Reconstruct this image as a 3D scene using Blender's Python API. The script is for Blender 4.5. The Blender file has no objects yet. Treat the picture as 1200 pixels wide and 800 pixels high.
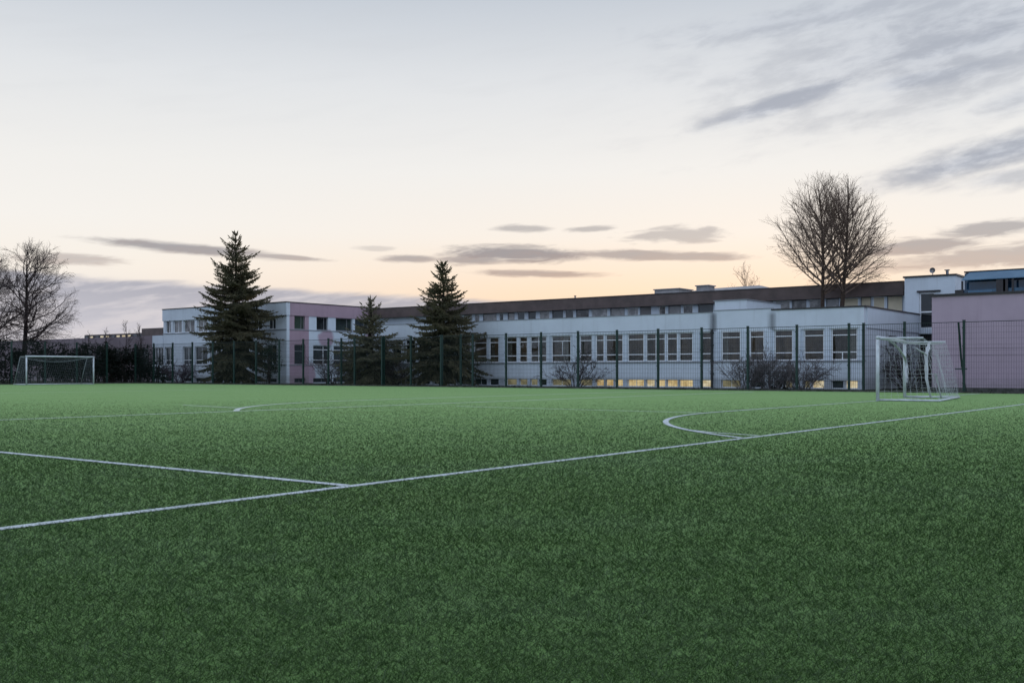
import bpy, math, random
import numpy as np
from mathutils import Vector, Matrix

# ------------------------------------------------------------------ camera, sky, sun, exposure
sc = bpy.context.scene
COL = sc.collection
rad = math.radians
YAW = 37.25                       # the site axes run along the school front; the camera looks 37 deg off them
CY, SY = math.cos(rad(YAW)), math.sin(rad(YAW))
EYE, F, HZ = 0.92, 1200.0, 435.5

cam = bpy.data.cameras.new('camera')
cam.sensor_width = 36.0
cam.lens = 36.0
cam.shift_y = 35.5 / 1200
cam.clip_start, cam.clip_end = 0.05, 4000
cam_o = bpy.data.objects.new('camera', cam)
cam_o.location = (0, 0, EYE)
cam_o.rotation_euler = (rad(90), 0, rad(YAW))
COL.objects.link(cam_o)
sc.camera = cam_o

sc.view_settings.view_transform = 'Standard'
sc.view_settings.look = 'None'
sc.view_settings.exposure = 0.0
sc.view_settings.gamma = 1.0
sc.view_settings.use_curve_mapping = False
sc.render.engine = 'CYCLES'
sc.cycles.use_denoising = True
sc.cycles.max_bounces = 4
sc.cycles.adaptive_threshold = 0.02
sc.cycles.transparent_max_bounces = 12
sc.cycles.caustics_reflective = False
sc.cycles.caustics_refractive = False

SUN_AZ, SUN_EL = 13.0, 3.2        # degrees right of the view, above the horizon


def sky_dir(az, el):              # az: degrees right of the viewing direction
    a = rad(az)
    f = Vector((-SY, CY, 0))
    r = Vector((CY, SY, 0))
    d = f * math.cos(a) + r * math.sin(a)
    return d * math.cos(rad(el)) + Vector((0, 0, math.sin(rad(el))))


class NT:
    """small expression helper on a node tree"""
    def __init__(self, tree):
        self.t = tree

    def n(self, kind, **kw):
        nd = self.t.nodes.new(kind)
        for k, v in kw.items():
            setattr(nd, k, v)
        return nd

    def put(self, sock, v):
        if isinstance(v, bpy.types.NodeSocket):
            self.t.links.new(v, sock)
        else:
            sock.default_value = v

    def m(self, op, a, b=None, c=None, clamp=False):
        nd = self.n('ShaderNodeMath', operation=op, use_clamp=clamp)
        for i, v in enumerate((a, b, c)):
            if v is not None:
                self.put(nd.inputs[i], v)
        return nd.outputs[0]

    def mix(self, fac, a, b, blend='MIX'):
        nd = self.n('ShaderNodeMix', data_type='RGBA', blend_type=blend)
        self.put(nd.inputs[0], fac)
        for s, v in ((nd.inputs[6], a), (nd.inputs[7], b)):
            if isinstance(v, tuple) and len(v) == 3:
                v = (*v, 1)
            self.put(s, v)
        return nd.outputs[2]

    def smooth(self, v, lo, hi, a=0.0, b=1.0):
        nd = self.n('ShaderNodeMapRange', interpolation_type='SMOOTHSTEP')
        self.put(nd.inputs[0], v)
        for i, x in enumerate((lo, hi, a, b)):
            nd.inputs[i + 1].default_value = x
        return nd.outputs[0]

    def ramp(self, v, stops, interp='LINEAR'):
        nd = self.n('ShaderNodeValToRGB')
        nd.color_ramp.interpolation = interp
        el = nd.color_ramp.elements
        while len(el) < len(stops):
            el.new(0.5)
        for e, (p, c) in zip(el, stops):
            e.position = p
            e.color = (*c, 1) if len(c) == 3 else c
        self.put(nd.inputs[0], v)
        return nd.outputs[0]

    def noise(self, vec, scale, detail=4, rough=0.5, dist=0.0):
        nd = self.n('ShaderNodeTexNoise')
        if vec is not None:
            self.put(nd.inputs['Vector'], vec)
        nd.inputs['Scale'].default_value = scale
        nd.inputs['Detail'].default_value = detail
        nd.inputs['Roughness'].default_value = rough
        nd.inputs['Distortion'].default_value = dist
        return nd.outputs['Fac']

    def xyz(self, x, y, z):
        nd = self.n('ShaderNodeCombineXYZ')
        for i, v in enumerate((x, y, z)):
            self.put(nd.inputs[i], v)
        return nd.outputs[0]

    def sep(self, v):
        nd = self.n('ShaderNodeSeparateXYZ')
        self.put(nd.inputs[0], v)
        return nd.outputs


def pix_az_el(px, py):
    a = math.atan((px - 600) / F)
    e = math.atan((HZ - py) / F * math.cos(a))
    return math.degrees(a), math.degrees(e)


def build_world():
    w = bpy.data.worlds.new('World')
    sc.world = w
    w.use_nodes = True
    t = w.node_tree
    t.nodes.clear()
    N = NT(t)
    tc = N.n('ShaderNodeTexCoord')
    X, Y, Z = N.sep(tc.outputs['Generated'])
    r = N.m('ADD', N.m('MULTIPLY', X, CY), N.m('MULTIPLY', Y, SY))
    f = N.m('ADD', N.m('MULTIPLY', X, -SY), N.m('MULTIPLY', Y, CY))
    az = N.m('MULTIPLY', N.m('ARCTAN2', r, f), 57.29578)
    el = N.m('MULTIPLY', N.m('ARCSINE', Z), 57.29578)
    # clear-sky colours by height above the horizon, warm where the sun has gone down
    e01 = N.m('DIVIDE', N.m('ADD', el, 2.0), 92.0, clamp=True)
    def s(e):
        return (e + 2) / 92
    up = [(s(11), (.93, .915, .89)), (s(15.5), (.80, .82, .845)), (s(20), (.60, .65, .72)), (s(35), (.62, .71, .85)), (s(90), (.60, .70, .86))]
    warm = N.ramp(e01, [(s(-2), (.90, .66, .44)), (s(2.0), (1.03, .72, .47)), (s(4.5), (1.04, .815, .615)), (s(7.5), (.99, .915, .835))] + up)
    cool = N.ramp(e01, [(s(-2), (.60, .55, .60)), (s(2.5), (.85, .78, .76)), (s(5.5), (1.0, .925, .84)), (s(8), (.975, .94, .895))] + up)
    back = N.ramp(e01, [(s(-2), (.56, .68, .90)), (s(10), (.76, .92, 1.20)), (s(40), (.70, .84, 1.10)), (s(90), (.60, .70, .86))])
    daz = N.m('ABSOLUTE', N.m('SUBTRACT', az, 8.0))
    k = N.smooth(daz, 4, 34)
    base = N.mix(k, warm, cool)
    base = N.mix(N.smooth(daz, 40, 110), base, back)
    # wind-drawn texture used to break the cloud edges
    v1 = N.xyz(N.m('MULTIPLY', az, .16), N.m('MULTIPLY', N.m('ADD', el, N.m('MULTIPLY', az, -.14)), 1.0), 0.0)
    n1 = N.noise(v1, 1.0, 6, .58, .3)
    v2 = N.xyz(N.m('MULTIPLY', az, .34), N.m('MULTIPLY', N.m('ADD', el, N.m('MULTIPLY', az, -.16)), 1.9), 3.7)
    n2 = N.noise(v2, 1.0, 6, .60, .25)
    v3 = N.xyz(N.m('MULTIPLY', az, .42), N.m('MULTIPLY', N.m('ADD', el, N.m('MULTIPLY', az, -.03)), 2.6), 8.1)
    n3 = N.noise(v3, 1.0, 5, .62, .6)
    n3c = N.m('SUBTRACT', n3, .5)
    v4 = N.xyz(N.m('MULTIPLY', az, .26), N.m('MULTIPLY', N.m('ADD', el, N.m('MULTIPLY', az, -.13)), .80), 5.5)
    n4c = N.m('SUBTRACT', N.noise(v4, 1.0, 6, .58, .15), .5)
    n1c = N.m('SUBTRACT', n1, .5)
    n2c = N.m('SUBTRACT', n2, .5)

    AE = N.xyz(az, el, 0.0)

    def cloud(px, py, hw, hh, slope=0.0, amp=1.6, soft=1.0, n=None, hard=.45):
        a0, e0 = pix_az_el(px, py)
        mp = N.n('ShaderNodeMapping', vector_type='TEXTURE')
        N.put(mp.inputs[0], AE)
        mp.inputs[1].default_value = (a0, e0, 0)
        mp.inputs[2].default_value = (0, 0, math.atan(slope))
        mp.inputs[3].default_value = (hw * .0477, hh * .0477, 1)
        ln = N.n('ShaderNodeVectorMath', operation='LENGTH')
        N.put(ln.inputs[0], mp.outputs[0])
        q = N.m('MULTIPLY_ADD', n if n is not None else n3c, amp * 1.9, ln.outputs['Value'])
        return N.smooth(q, 1.22, hard)

    def total(ms):
        o = None
        for m_, g in ms:
            v = N.m('MULTIPLY', m_, g)
            o = v if o is None else N.m('MAXIMUM', o, v)
        return o

    # low lavender bank on the left
    a0, e0 = pix_az_el(90, 321)
    a1, e1 = pix_az_el(640, 352)
    top = N.m('ADD', e0, N.m('MULTIPLY', N.m('SUBTRACT', az, a0), (e1 - e0) / (a1 - a0)))
    d = N.m('SUBTRACT', N.m('ADD', top, N.m('MULTIPLY', n1c, .9)), el)
    bank = N.m('MULTIPLY', N.smooth(d, -.05, .35), N.smooth(az, 8.5, 0.0))
    bank = N.m('MULTIPLY', bank, N.smooth(daz, 80, 50))
    bcol = N.mix(N.smooth(d, .1, 3.4), (.43, .435, .51), (.61, .60, .67))
    bcol = N.mix(N.smooth(N.m('ADD', n2, N.m('MULTIPLY', d, .05)), .45, .75), bcol, (.68, .65, .69))
    out = N.mix(N.m('MULTIPLY', bank, .93), base, bcol)
    # small dark streaks low over the roofs
    low = total([
        (cloud(225, 292, 112, 6.5, -.055, .6), .85), (cloud(330, 301, 55, 3.2, -.05, .6), .7), (cloud(85, 304, 55, 7, 0, .8), .55),
        (cloud(605, 298, 96, 11, -.01, .8), .92), (cloud(560, 304, 55, 7, .03, .8), .8), (cloud(745, 299, 72, 7, -.03, .8), .75), (cloud(815, 301, 62, 6, -.03, .8), .72),
        (cloud(480, 303, 36, 5, 0, .7), .75), (cloud(625, 320.5, 80, 4.6, -.02, .7), .75),
        (cloud(612, 268, 34, 5, .01, .8), .6), (cloud(690, 268, 32, 4.2, .05, .8), .6), (cloud(795, 275, 62, 10, .02, 1.2), .55),
        (cloud(440, 291, 26, 4, 0, .8), .32), (cloud(1165, 268, 62, 9, .05, .9), .7), (cloud(1075, 289, 72, 10, .02, .9), .75),
        (cloud(1160, 300, 110, 13, .05, 1.0), .62), (cloud(1060, 312, 80, 8, 0, 1.0), .4)])
    lcol = N.mix(N.smooth(N.m('ADD', el, N.m('MULTIPLY', n3c, 3.0)), 4.6, 7.4), (.40, .30, .285), (.30, .30, .335))
    out = N.mix(low, out, lcol)
    # the broken sheet coming in from the upper right
    hi = total([
        (cloud(1130, 50, 330, 90, .12, .75, 1.0, n4c, -.1), .72),
        (cloud(925, 118, 125, 15, .24, .9, 1.0, n4c, .1), .88), (cloud(1080, 92, 150, 17, .09, .9, 1.0, n4c, .1), .80),
        (cloud(1130, 52, 190, 22, .12, 1.0, 1.0, n4c, .1), .78), (cloud(960, 22, 200, 20, .05, 1.1, 1.0, n4c, .1), .55), (cloud(1180, 20, 120, 22, .10, 1.0, 1.0, n4c, .1), .7),
        (cloud(1150, 184, 140, 21, .20, .9, 1.0, n4c, .1), .90), (cloud(1210, 112, 90, 20, .1, 1.1, 1.0, n4c, .1), .6), (cloud(1190, 207, 80, 13, .1, 1.1, 1.0, n4c, .1), .6)])
    hcol = N.mix(N.smooth(N.m('ADD', N.m('MULTIPLY', n4c, .9), N.m('MULTIPLY', n2c, .22)), -.09, .11), (.365, .405, .49), (.56, .605, .69))
    out = N.mix(hi, out, hcol)
    # a faint veil over the whole top of the view
    veil = N.m('MULTIPLY', N.smooth(n1, .45, .75), N.m('MULTIPLY', N.smooth(el, 9, 17), .12))
    out = N.mix(veil, out, (.60, .62, .66))
    # below the horizon: dark land
    out = N.mix(N.smooth(el, 0.0, -.6), out, (.12, .13, .13))
    sky = N.n('ShaderNodeTexSky', sky_type='NISHITA', sun_disc=False)
    sky.sun_elevation = rad(SUN_EL)
    sd = sky_dir(SUN_AZ, 0)
    sky.sun_rotation = math.atan2(sd.x, sd.y)
    b1 = N.n('ShaderNodeBackground')
    t.links.new(sky.outputs[0], b1.inputs[0])
    b1.inputs[1].default_value = 0.05
    b2 = N.n('ShaderNodeBackground')
    t.links.new(out, b2.inputs[0])
    b2.inputs[1].default_value = 1.0
    mx = N.n('ShaderNodeMixShader')
    mx.inputs[0].default_value = 0.94
    t.links.new(b1.outputs[0], mx.inputs[1])
    t.links.new(b2.outputs[0], mx.inputs[2])
    o = N.n('ShaderNodeOutputWorld')
    t.links.new(mx.outputs[0], o.inputs[0])
    w.cycles.sampling_method = 'MANUAL'
    w.cycles.sample_map_resolution = 512


build_world()
sun = bpy.data.lights.new('sun', 'SUN')
sun.energy = 2.2
sun.angle = rad(5)
sun.color = (1.0, .62, .34)
sun_o = bpy.data.objects.new('sun', sun)
sun_o.rotation_euler = sky_dir(SUN_AZ, SUN_EL).to_track_quat('Z', 'Y').to_euler()
COL.objects.link(sun_o)


# ------------------------------------------------------------------ projection helpers (photo measurements -> site metres)
def kx(px):
    return (px - 600) / F

def x_at(px, y):                  # site x of the pixel column on the plane y
    k = kx(px)
    return y * (CY * k - SY) / (CY + SY * k)

def y_at(px, x):                  # site y of the pixel column on the plane x
    k = kx(px)
    return x * (CY + SY * k) / (CY * k - SY)

def site(px, Y):                  # point at camera depth Y in the pixel column
    X = kx(px) * Y
    return X * CY - Y * SY, X * SY + Y * CY


# ------------------------------------------------------------------ mesh helpers
class MB:
    def __init__(self):
        self.v, self.f = [], []

    def add(self, vs, fs):
        o = len(self.v)
        self.v.extend(tuple(p) for p in vs)
        self.f.extend(tuple(i + o for i in q) for q in fs)

    def box(self, x0, x1, y0, y1, z0, z1):
        self.add([(x0, y0, z0), (x1, y0, z0), (x1, y1, z0), (x0, y1, z0), (x0, y0, z1), (x1, y0, z1), (x1, y1, z1), (x0, y1, z1)],
                 [(0, 3, 2, 1), (4, 5, 6, 7), (0, 1, 5, 4), (1, 2, 6, 5), (2, 3, 7, 6), (3, 0, 4, 7)])

    def prism(self, poly, z0, z1):    # vertical prism over a plan polygon
        n = len(poly)
        self.add([(x, y, z0) for x, y in poly] + [(x, y, z1) for x, y in poly],
                 [tuple(range(n))[::-1], tuple(range(n, 2 * n))] + [(i, (i + 1) % n, n + (i + 1) % n, n + i) for i in range(n)])

    def tube(self, pts, rs, sides=6, cap=True):
        pts = [Vector(p) for p in pts]
        if not hasattr(rs, '__len__'):
            rs = [rs] * len(pts)
        o = len(self.v)
        u = None
        for i, p in enumerate(pts):
            d = (pts[min(i + 1, len(pts) - 1)] - pts[max(i - 1, 0)])
            d = d.normalized() if d.length > 1e-9 else Vector((0, 0, 1))
            if u is None:
                u = d.orthogonal().normalized()
            else:
                u = u - d * u.dot(d)
                u = u.normalized() if u.length > 1e-6 else d.orthogonal().normalized()
            w = d.cross(u)
            for k in range(sides):
                a = 2 * math.pi * k / sides
                q = p + (u * math.cos(a) + w * math.sin(a)) * rs[i]
                self.v.append((q.x, q.y, q.z))
        for i in range(len(pts) - 1):
            for k in range(sides):
                k2 = (k + 1) % sides
                self.f.append((o + i * sides + k, o + i * sides + k2, o + (i + 1) * sides + k2, o + (i + 1) * sides + k))
        if cap and sides > 2:
            self.f.append(tuple(o + k for k in range(sides))[::-1])
            e = o + (len(pts) - 1) * sides
            self.f.append(tuple(e + k for k in range(sides)))

    def build(self, name, mat, parent=None, smooth=False):
        me = bpy.data.meshes.new(name)
        off = ORIGIN.get(parent.name, (0, 0, 0)) if parent else (0, 0, 0)
        me.from_pydata([(x - off[0], y - off[1], z - off[2]) for x, y, z in self.v], [], self.f)
        if smooth:
            me.polygons.foreach_set('use_smooth', [True] * len(me.polygons))
        me.materials.append(mat)
        o = bpy.data.objects.new(name, me)
        COL.objects.link(o)
        if parent:
            o.parent = parent
            ORIGIN[o.name] = off
        return o


ORIGIN = {}

def thing(name, label, cat, loc=(0, 0, 0), group=None):
    o = bpy.data.objects.new(name, None)
    o.empty_display_size = .3
    o.location = loc
    COL.objects.link(o)
    ORIGIN[o.name] = tuple(loc)
    o['label'], o['category'] = label, cat
    if group:
        o['group'] = group
    return o

def struct(o, kind='structure'):
    o['kind'] = kind
    return o

def copy_tree(o, parent=None):
    c = o.copy()
    COL.objects.link(c)
    if parent:
        c.parent = parent
    for ch in list(o.children):
        copy_tree(ch, c)
    return c


# ------------------------------------------------------------------ materials
def mat(name, build):
    m = bpy.data.materials.new(name)
    m.use_nodes = True
    t = m.node_tree
    t.nodes.clear()
    N = NT(t)
    out = N.n('ShaderNodeOutputMaterial')
    sh = build(N)
    t.links.new(sh, out.inputs[0])
    return m

def pbsdf(N, col, rough=.8, spec=.3, metal=0.0, bump=None, sheen=0.0, sheen_tint=None):
    b = N.n('ShaderNodeBsdfPrincipled')
    if isinstance(col, tuple):
        col = (*col, 1)
    N.put(b.inputs['Base Color'], col)
    N.put(b.inputs['Roughness'], rough)
    b.inputs['Specular IOR Level'].default_value = spec
    b.inputs['Metallic'].default_value = metal
    if sheen:
        b.inputs['Sheen Weight'].default_value = sheen
        b.inputs['Sheen Roughness'].default_value = .5
        if sheen_tint:
            b.inputs['Sheen Tint'].default_value = (*sheen_tint, 1)
    if bump is not None:
        bn = N.n('ShaderNodeBump')
        bn.inputs['Strength'].default_value = bump[1]
        bn.inputs['Distance'].default_value = bump[2]
        N.put(bn.inputs['Height'], bump[0])
        N.t.links.new(bn.outputs[0], b.inputs['Normal'])
    return b.outputs[0]

def pos(N):
    return N.n('ShaderNodeNewGeometry').outputs['Position']

def simple(name, c1, c2=None, scale=3.0, rough=.75, spec=.3, metal=0.0, bump=0.0, detail=5):
    c2 = c2 or tuple(x * .8 for x in c1)
    def b(N):
        n = N.noise(pos(N), scale, detail, .6)
        col = N.mix(N.smooth(n, .3, .7), c2, c1)
        return pbsdf(N, col, rough, spec, metal, (n, bump, .02) if bump else None)
    return mat(name, b)

SOOT_X = []                        # filled before the wing's paint is made

def painted(name, c, grime=.35, soot=(), tile=False):
    """weathered facade paint: blotches, rain streaks below the edges, optional soot patches"""
    def b(N):
        p = pos(N)
        x, y, z = N.sep(p)
        h = N.m('ADD', x, y)
        blotch = N.noise(p, .55, 6, .62)
        streak = N.noise(N.xyz(N.m('MULTIPLY', h, 3.2), 0.0, N.m('MULTIPLY', z, .22)), 1.0, 5, .6)
        col = N.mix(N.smooth(blotch, .35, .75, 0, .55), c, tuple(q * .80 for q in c))
        col = N.mix(N.m('MULTIPLY', N.smooth(streak, .50, .78), grime), col, (c[0] * .50, c[1] * .48, c[2] * .46))
        col = N.mix(N.m('MULTIPLY', N.smooth(z, .75, .35), N.smooth(blotch, .3, .7, .1, .5)), col, (.22, .22, .2))
        fac_h = blotch
        if tile:
            jz = N.m('PINGPONG', z, .265)
            jx = N.m('PINGPONG', h, .60)
            j = N.m('MAXIMUM', N.smooth(jz, .012, .004), N.smooth(jx, .012, .004))
            col = N.mix(N.m('MULTIPLY', j, .32), col, (.2, .2, .2))
        for sx, z0, z1, w, g in soot:
            dx = N.m('ADD', N.m('ABSOLUTE', N.m('SUBTRACT', x, sx)), N.m('MULTIPLY', N.m('SUBTRACT', streak, .5), .5))
            mk = N.m('MULTIPLY', N.smooth(dx, w, .02), N.m('MULTIPLY', N.smooth(z, z0, z0 + .3), N.smooth(z, z1, z1 - .35)))
            col = N.mix(N.m('MULTIPLY', mk, g), col, (.05, .045, .045))
        return pbsdf(N, col, .82, .25, 0, (N.noise(p, 40, 4, .6), .12, .01))
    return mat(name, b)

X_SOOT1, X_SOOT2 = x_at(835.5, 53), x_at(905, 53)
M_WHITE = painted('white_paint', (.68, .735, .79), .24)
M_WING = painted('white_wing_paint', (.68, .735, .79), .24, ((X_SOOT1, 2.9, 4.4, .36, .62), (X_SOOT2, 2.7, 4.3, .36, .6)))
def patchy(N):
    p = pos(N)
    x, y, z = N.sep(p)
    n = N.noise(p, .9, 5, .6)
    col = N.mix(N.smooth(N.noise(p, .55, 6, .62), .35, .75, 0, .5), (.68, .74, .80), (.54, .59, .64))
    for yc, zc, ry, rz in ((58.6, 3.75, .9, .75), (56.9, .7, .5, 1.0), (64.0, 3.7, .9, .8)):
        q = N.m('ADD', N.m('POWER', N.m('ABSOLUTE', N.m('DIVIDE', N.m('SUBTRACT', y, yc), ry)), 2.0), N.m('POWER', N.m('ABSOLUTE', N.m('DIVIDE', N.m('SUBTRACT', z, zc), rz)), 2.0))
        col = N.mix(N.smooth(N.m('ADD', q, N.m('MULTIPLY', N.m('SUBTRACT', n, .5), 2.5)), 1.3, .5), col, (.46, .34, .40))
    return pbsdf(N, col, .82, .25)
M_PATCHY = mat('pink_patched_white_paint', patchy)
M_TILE = painted('white_tiles', (.66, .715, .77), .24, (), True)
M_PINK = painted('pink_paint', (.44, .31, .36), .25)
M_HALLPINK = painted('lavender_pink_paint', (.50, .385, .455), .30)
M_GREYPINK = painted('grey_pink_paint', (.25, .20, .215), .5)
M_PIER = painted('pier_paint', (.64, .70, .77), .2)
M_FASCIA = simple('brown_metal_fascia', (.125, .088, .078), (.08, .058, .052), 1.4, .55, .4)
M_COPING = simple('dark_coping', (.045, .04, .042), None, 4, .5, .4)
M_COPGREY = simple('grey_coping', (.30, .31, .33), None, 4, .5, .4)
M_ROOF = simple('roof_felt', (.11, .10, .10), (.07, .07, .07), 1.5, .9, .2)
M_FRAME = simple('white_window_frame', (.86, .87, .88), (.78, .80, .82), 3, .45, .4)
M_DFRAME = simple('grey_window_frame', (.20, .20, .21), None, 3, .5, .4)
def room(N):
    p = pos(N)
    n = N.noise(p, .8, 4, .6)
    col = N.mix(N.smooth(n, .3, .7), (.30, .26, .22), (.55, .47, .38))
    e = N.n('ShaderNodeEmission')          # warm glow added to the plaster to brighten the rooms, no lamps
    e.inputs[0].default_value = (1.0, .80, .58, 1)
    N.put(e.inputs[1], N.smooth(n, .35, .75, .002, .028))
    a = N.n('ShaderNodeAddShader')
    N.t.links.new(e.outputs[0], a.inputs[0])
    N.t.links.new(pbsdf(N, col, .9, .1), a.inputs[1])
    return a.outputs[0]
M_ROOM = mat('glowing_room_plaster', room)
M_CURTAIN = simple('pale_curtain', (.62, .60, .56), (.48, .46, .43), 6, .9, .1)
M_BLIND = simple('beige_blind', (.74, .64, .47), (.60, .52, .38), 1.2, .9, .1)
M_DARKIN = simple('dark_opening', (.015, .015, .017), None, 2, .8, .1)
M_POST = simple('green_post_paint', (.008, .040, .028), (.006, .028, .022), 6, .45, .45)
M_WIRE = simple('green_wire', (.010, .024, .020), None, 6, .55, .4)
M_GOAL = simple('white_goal_paint', (.68, .71, .74), (.5, .53, .55), 5, .4, .5)
M_GALV = simple('grey_goal_tube', (.30, .33, .34), None, 5, .5, .5)
M_NET = simple('white_net_cord', (.62, .64, .66), None, 8, .8, .2)
M_NETDULL = simple('dull_net_cord', (.30, .33, .35), None, 8, .8, .2)
M_BARK = simple('dark_bark', (.045, .035, .030), (.022, .018, .016), 9, .95, .1, 0, .5)
M_BARKR = simple('brown_bark', (.085, .060, .045), (.045, .032, .026), 9, .95, .1, 0, .5)
M_TWIG = simple('twig_bark', (.085, .064, .062), (.048, .037, .036), 5, .95, .1)
M_TWIGR = simple('reddish_twig_bark', (.22, .155, .12), (.13, .095, .075), 5, .95, .1)
M_LICHEN = simple('pale_twig_bark', (.20, .18, .18), (.10, .085, .09), 5, .95, .1)
M_PURPLE = simple('purplish_twig_bark', (.13, .085, .11), (.07, .05, .06), 5, .95, .1)
M_KERB = simple('kerb_concrete', (.12, .12, .11), (.06, .06, .05), 4, .9, .2)
M_CHIM = simple('grey_render', (.42, .40, .40), (.30, .29, .29), 2, .85, .2)
M_METAL = simple('dull_metal', (.25, .25, .26), None, 5, .45, .5, .6)
M_PIPE = simple('dark_pipe', (.018, .020, .020), None, 5, .5, .4)

def needle_mat(name, c1, c2, tip):
    def b(N):
        p = pos(N)
        n = N.noise(p, 2.2, 4, .6)
        col = N.mix(N.smooth(n, .3, .7), c2, c1)
        n2_ = N.noise(p, 14, 2, .5)
        col = N.mix(N.smooth(n2_, .55, .75, 0, .6), col, tip)
        bs = N.n('ShaderNodeBsdfPrincipled')
        N.put(bs.inputs['Base Color'], col)
        bs.inputs['Roughness'].default_value = .75
        bs.inputs['Specular IOR Level'].default_value = .2
        tr = N.n('ShaderNodeBsdfTranslucent')
        N.put(tr.inputs[0], col)
        mx = N.n('ShaderNodeMixShader')
        mx.inputs[0].default_value = .25
        N.t.links.new(bs.outputs[0], mx.inputs[1])
        N.t.links.new(tr.outputs[0], mx.inputs[2])
        return mx.outputs[0]
    return mat(name, b)

M_NEEDLE = needle_mat('spruce_needles', (.17, .150, .085), (.088, .090, .058), (.28, .215, .115))
M_NEEDLE2 = needle_mat('young_spruce_needles', (.21, .195, .12), (.12, .12, .082), (.31, .26, .15))
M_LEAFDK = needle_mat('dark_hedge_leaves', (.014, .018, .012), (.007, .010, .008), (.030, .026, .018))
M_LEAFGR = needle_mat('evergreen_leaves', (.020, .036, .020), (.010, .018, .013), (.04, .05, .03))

def glass(name, tint, refl=1.0, spread=.0):
    def b(N):
        tr = N.n('ShaderNodeBsdfTransparent')
        tr.inputs[0].default_value = (*tint, 1)
        gl = N.n('ShaderNodeBsdfGlossy')
        gl.inputs['Roughness'].default_value = .03
        gl.inputs[0].default_value = (refl, refl, refl, 1)
        fr = N.n('ShaderNodeFresnel')
        fr.inputs[0].default_value = 1.5
        bn = N.n('ShaderNodeBump')
        bn.inputs['Strength'].default_value = .06
        bn.inputs['Distance'].default_value = .05
        N.put(bn.inputs['Height'], N.noise(pos(N), 1.3, 2, .5))
        N.t.links.new(bn.outputs[0], gl.inputs['Normal'])
        mx = N.n('ShaderNodeMixShader')
        N.t.links.new(fr.outputs[0], mx.inputs[0])
        N.t.links.new(tr.outputs[0], mx.inputs[1])
        N.t.links.new(gl.outputs[0], mx.inputs[2])
        return mx.outputs[0]
    return mat(name, b)

M_GLASS = glass('window_glass', (.78, .78, .76), .85)

def dark_glass(name, c1, c2, scale=1.2):
    def b(N):
        n = N.noise(pos(N), scale, 3, .6)
        oi = N.n('ShaderNodeObjectInfo').outputs['Random']
        col = N.mix(N.smooth(N.m('ADD', n, N.m('MULTIPLY', N.m('SUBTRACT', oi, .5), .5)), .35, .7), c2, c1)
        return pbsdf(N, col, .06, .5)
    return mat(name, b)

M_DKGLASS = dark_glass('dark_window_glass', (.045, .055, .060), (.012, .015, .017))
M_GRGLASS = dark_glass('green_reflection_glass', (.05, .075, .055), (.015, .022, .02))  # green tone painted in for a greenish reflection
M_CLGLASS = dark_glass('clerestory_glass', (.30, .28, .27), (.06, .055, .055), 2.2)
M_PALEGL = dark_glass('pale_reflection_glass', (.50, .48, .47), (.20, .19, .19), 3.0)  # pale colour painted in for bright reflections in the panes
M_BLUE = dark_glass('blue_glass', (.05, .155, .24), (.012, .05, .10), .7)
M_BLUELT = dark_glass('pale_blue_sheet', (.10, .20, .295), (.05, .13, .215), .6)

def lit(name, c1, c2, st):
    def b(N):
        p = pos(N)
        x, y, z = N.sep(p)
        n = N.noise(N.xyz(N.m('MULTIPLY', x, 1.7), y, N.m('MULTIPLY', z, 2.5)), 1.0, 4, .65)
        col = N.mix(N.smooth(n, .38, .62), c2, c1)
        e = N.n('ShaderNodeEmission')
        N.put(e.inputs[0], col)
        e.inputs[1].default_value = st
        g = pbsdf(N, (.02, .02, .02), .08, .5)
        a = N.n('ShaderNodeAddShader')
        N.t.links.new(e.outputs[0], a.inputs[0])
        N.t.links.new(g, a.inputs[1])
        return a.outputs[0]
    return mat(name, b)

M_LIT = lit('lit_window', (1.0, .78, .40), (.62, .42, .17), .62)
M_LITDIM = lit('dimly_lit_window', (.50, .45, .26), (.26, .23, .13), .36)
M_PALEGLOW = lit('pale_glowing_window', (1.0, .88, .60), (.70, .55, .30), .62)  # lit basement panes; on upper storeys the glow stands for bright sky

def grass_col(N, p):
    x, y, z = N.sep(p)
    n1 = N.noise(p, .16, 4, .62, .6)
    n2 = N.noise(N.xyz(N.m('MULTIPLY', N.m('ADD', N.m('MULTIPLY', x, CY), N.m('MULTIPLY', y, SY)), .25),
                       N.m('ADD', N.m('MULTIPLY', x, -SY), N.m('MULTIPLY', y, CY)), 0.0), .75, 4, .6, .4)
    col = N.mix(N.smooth(n1, .34, .66), (.072, .180, .024), (.088, .205, .036))
    col = N.mix(N.smooth(n2, .46, .68, 0, .85), col, (.112, .222, .064))
    col = N.mix(N.smooth(n2, .44, .30, 0, .8), col, (.066, .158, .015))
    return col

def turf_ground(N):
    p = pos(N)
    n = N.noise(p, 60, 3, .7)
    col = grass_col(N, p)
    n4 = N.noise(p, 5.5, 4, .7)
    col = N.mix(N.smooth(n, .35, .65, .6, 0), col, (.020, .036, .016))
    col = N.mix(N.smooth(n4, .55, .32, 0, .30), col, (.022, .044, .012))
    return pbsdf(N, col, .95, .1, 0, (n, .5, .02), .50, (.70, 1.0, .44))
M_TURF = mat('turf_carpet', turf_ground)

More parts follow.
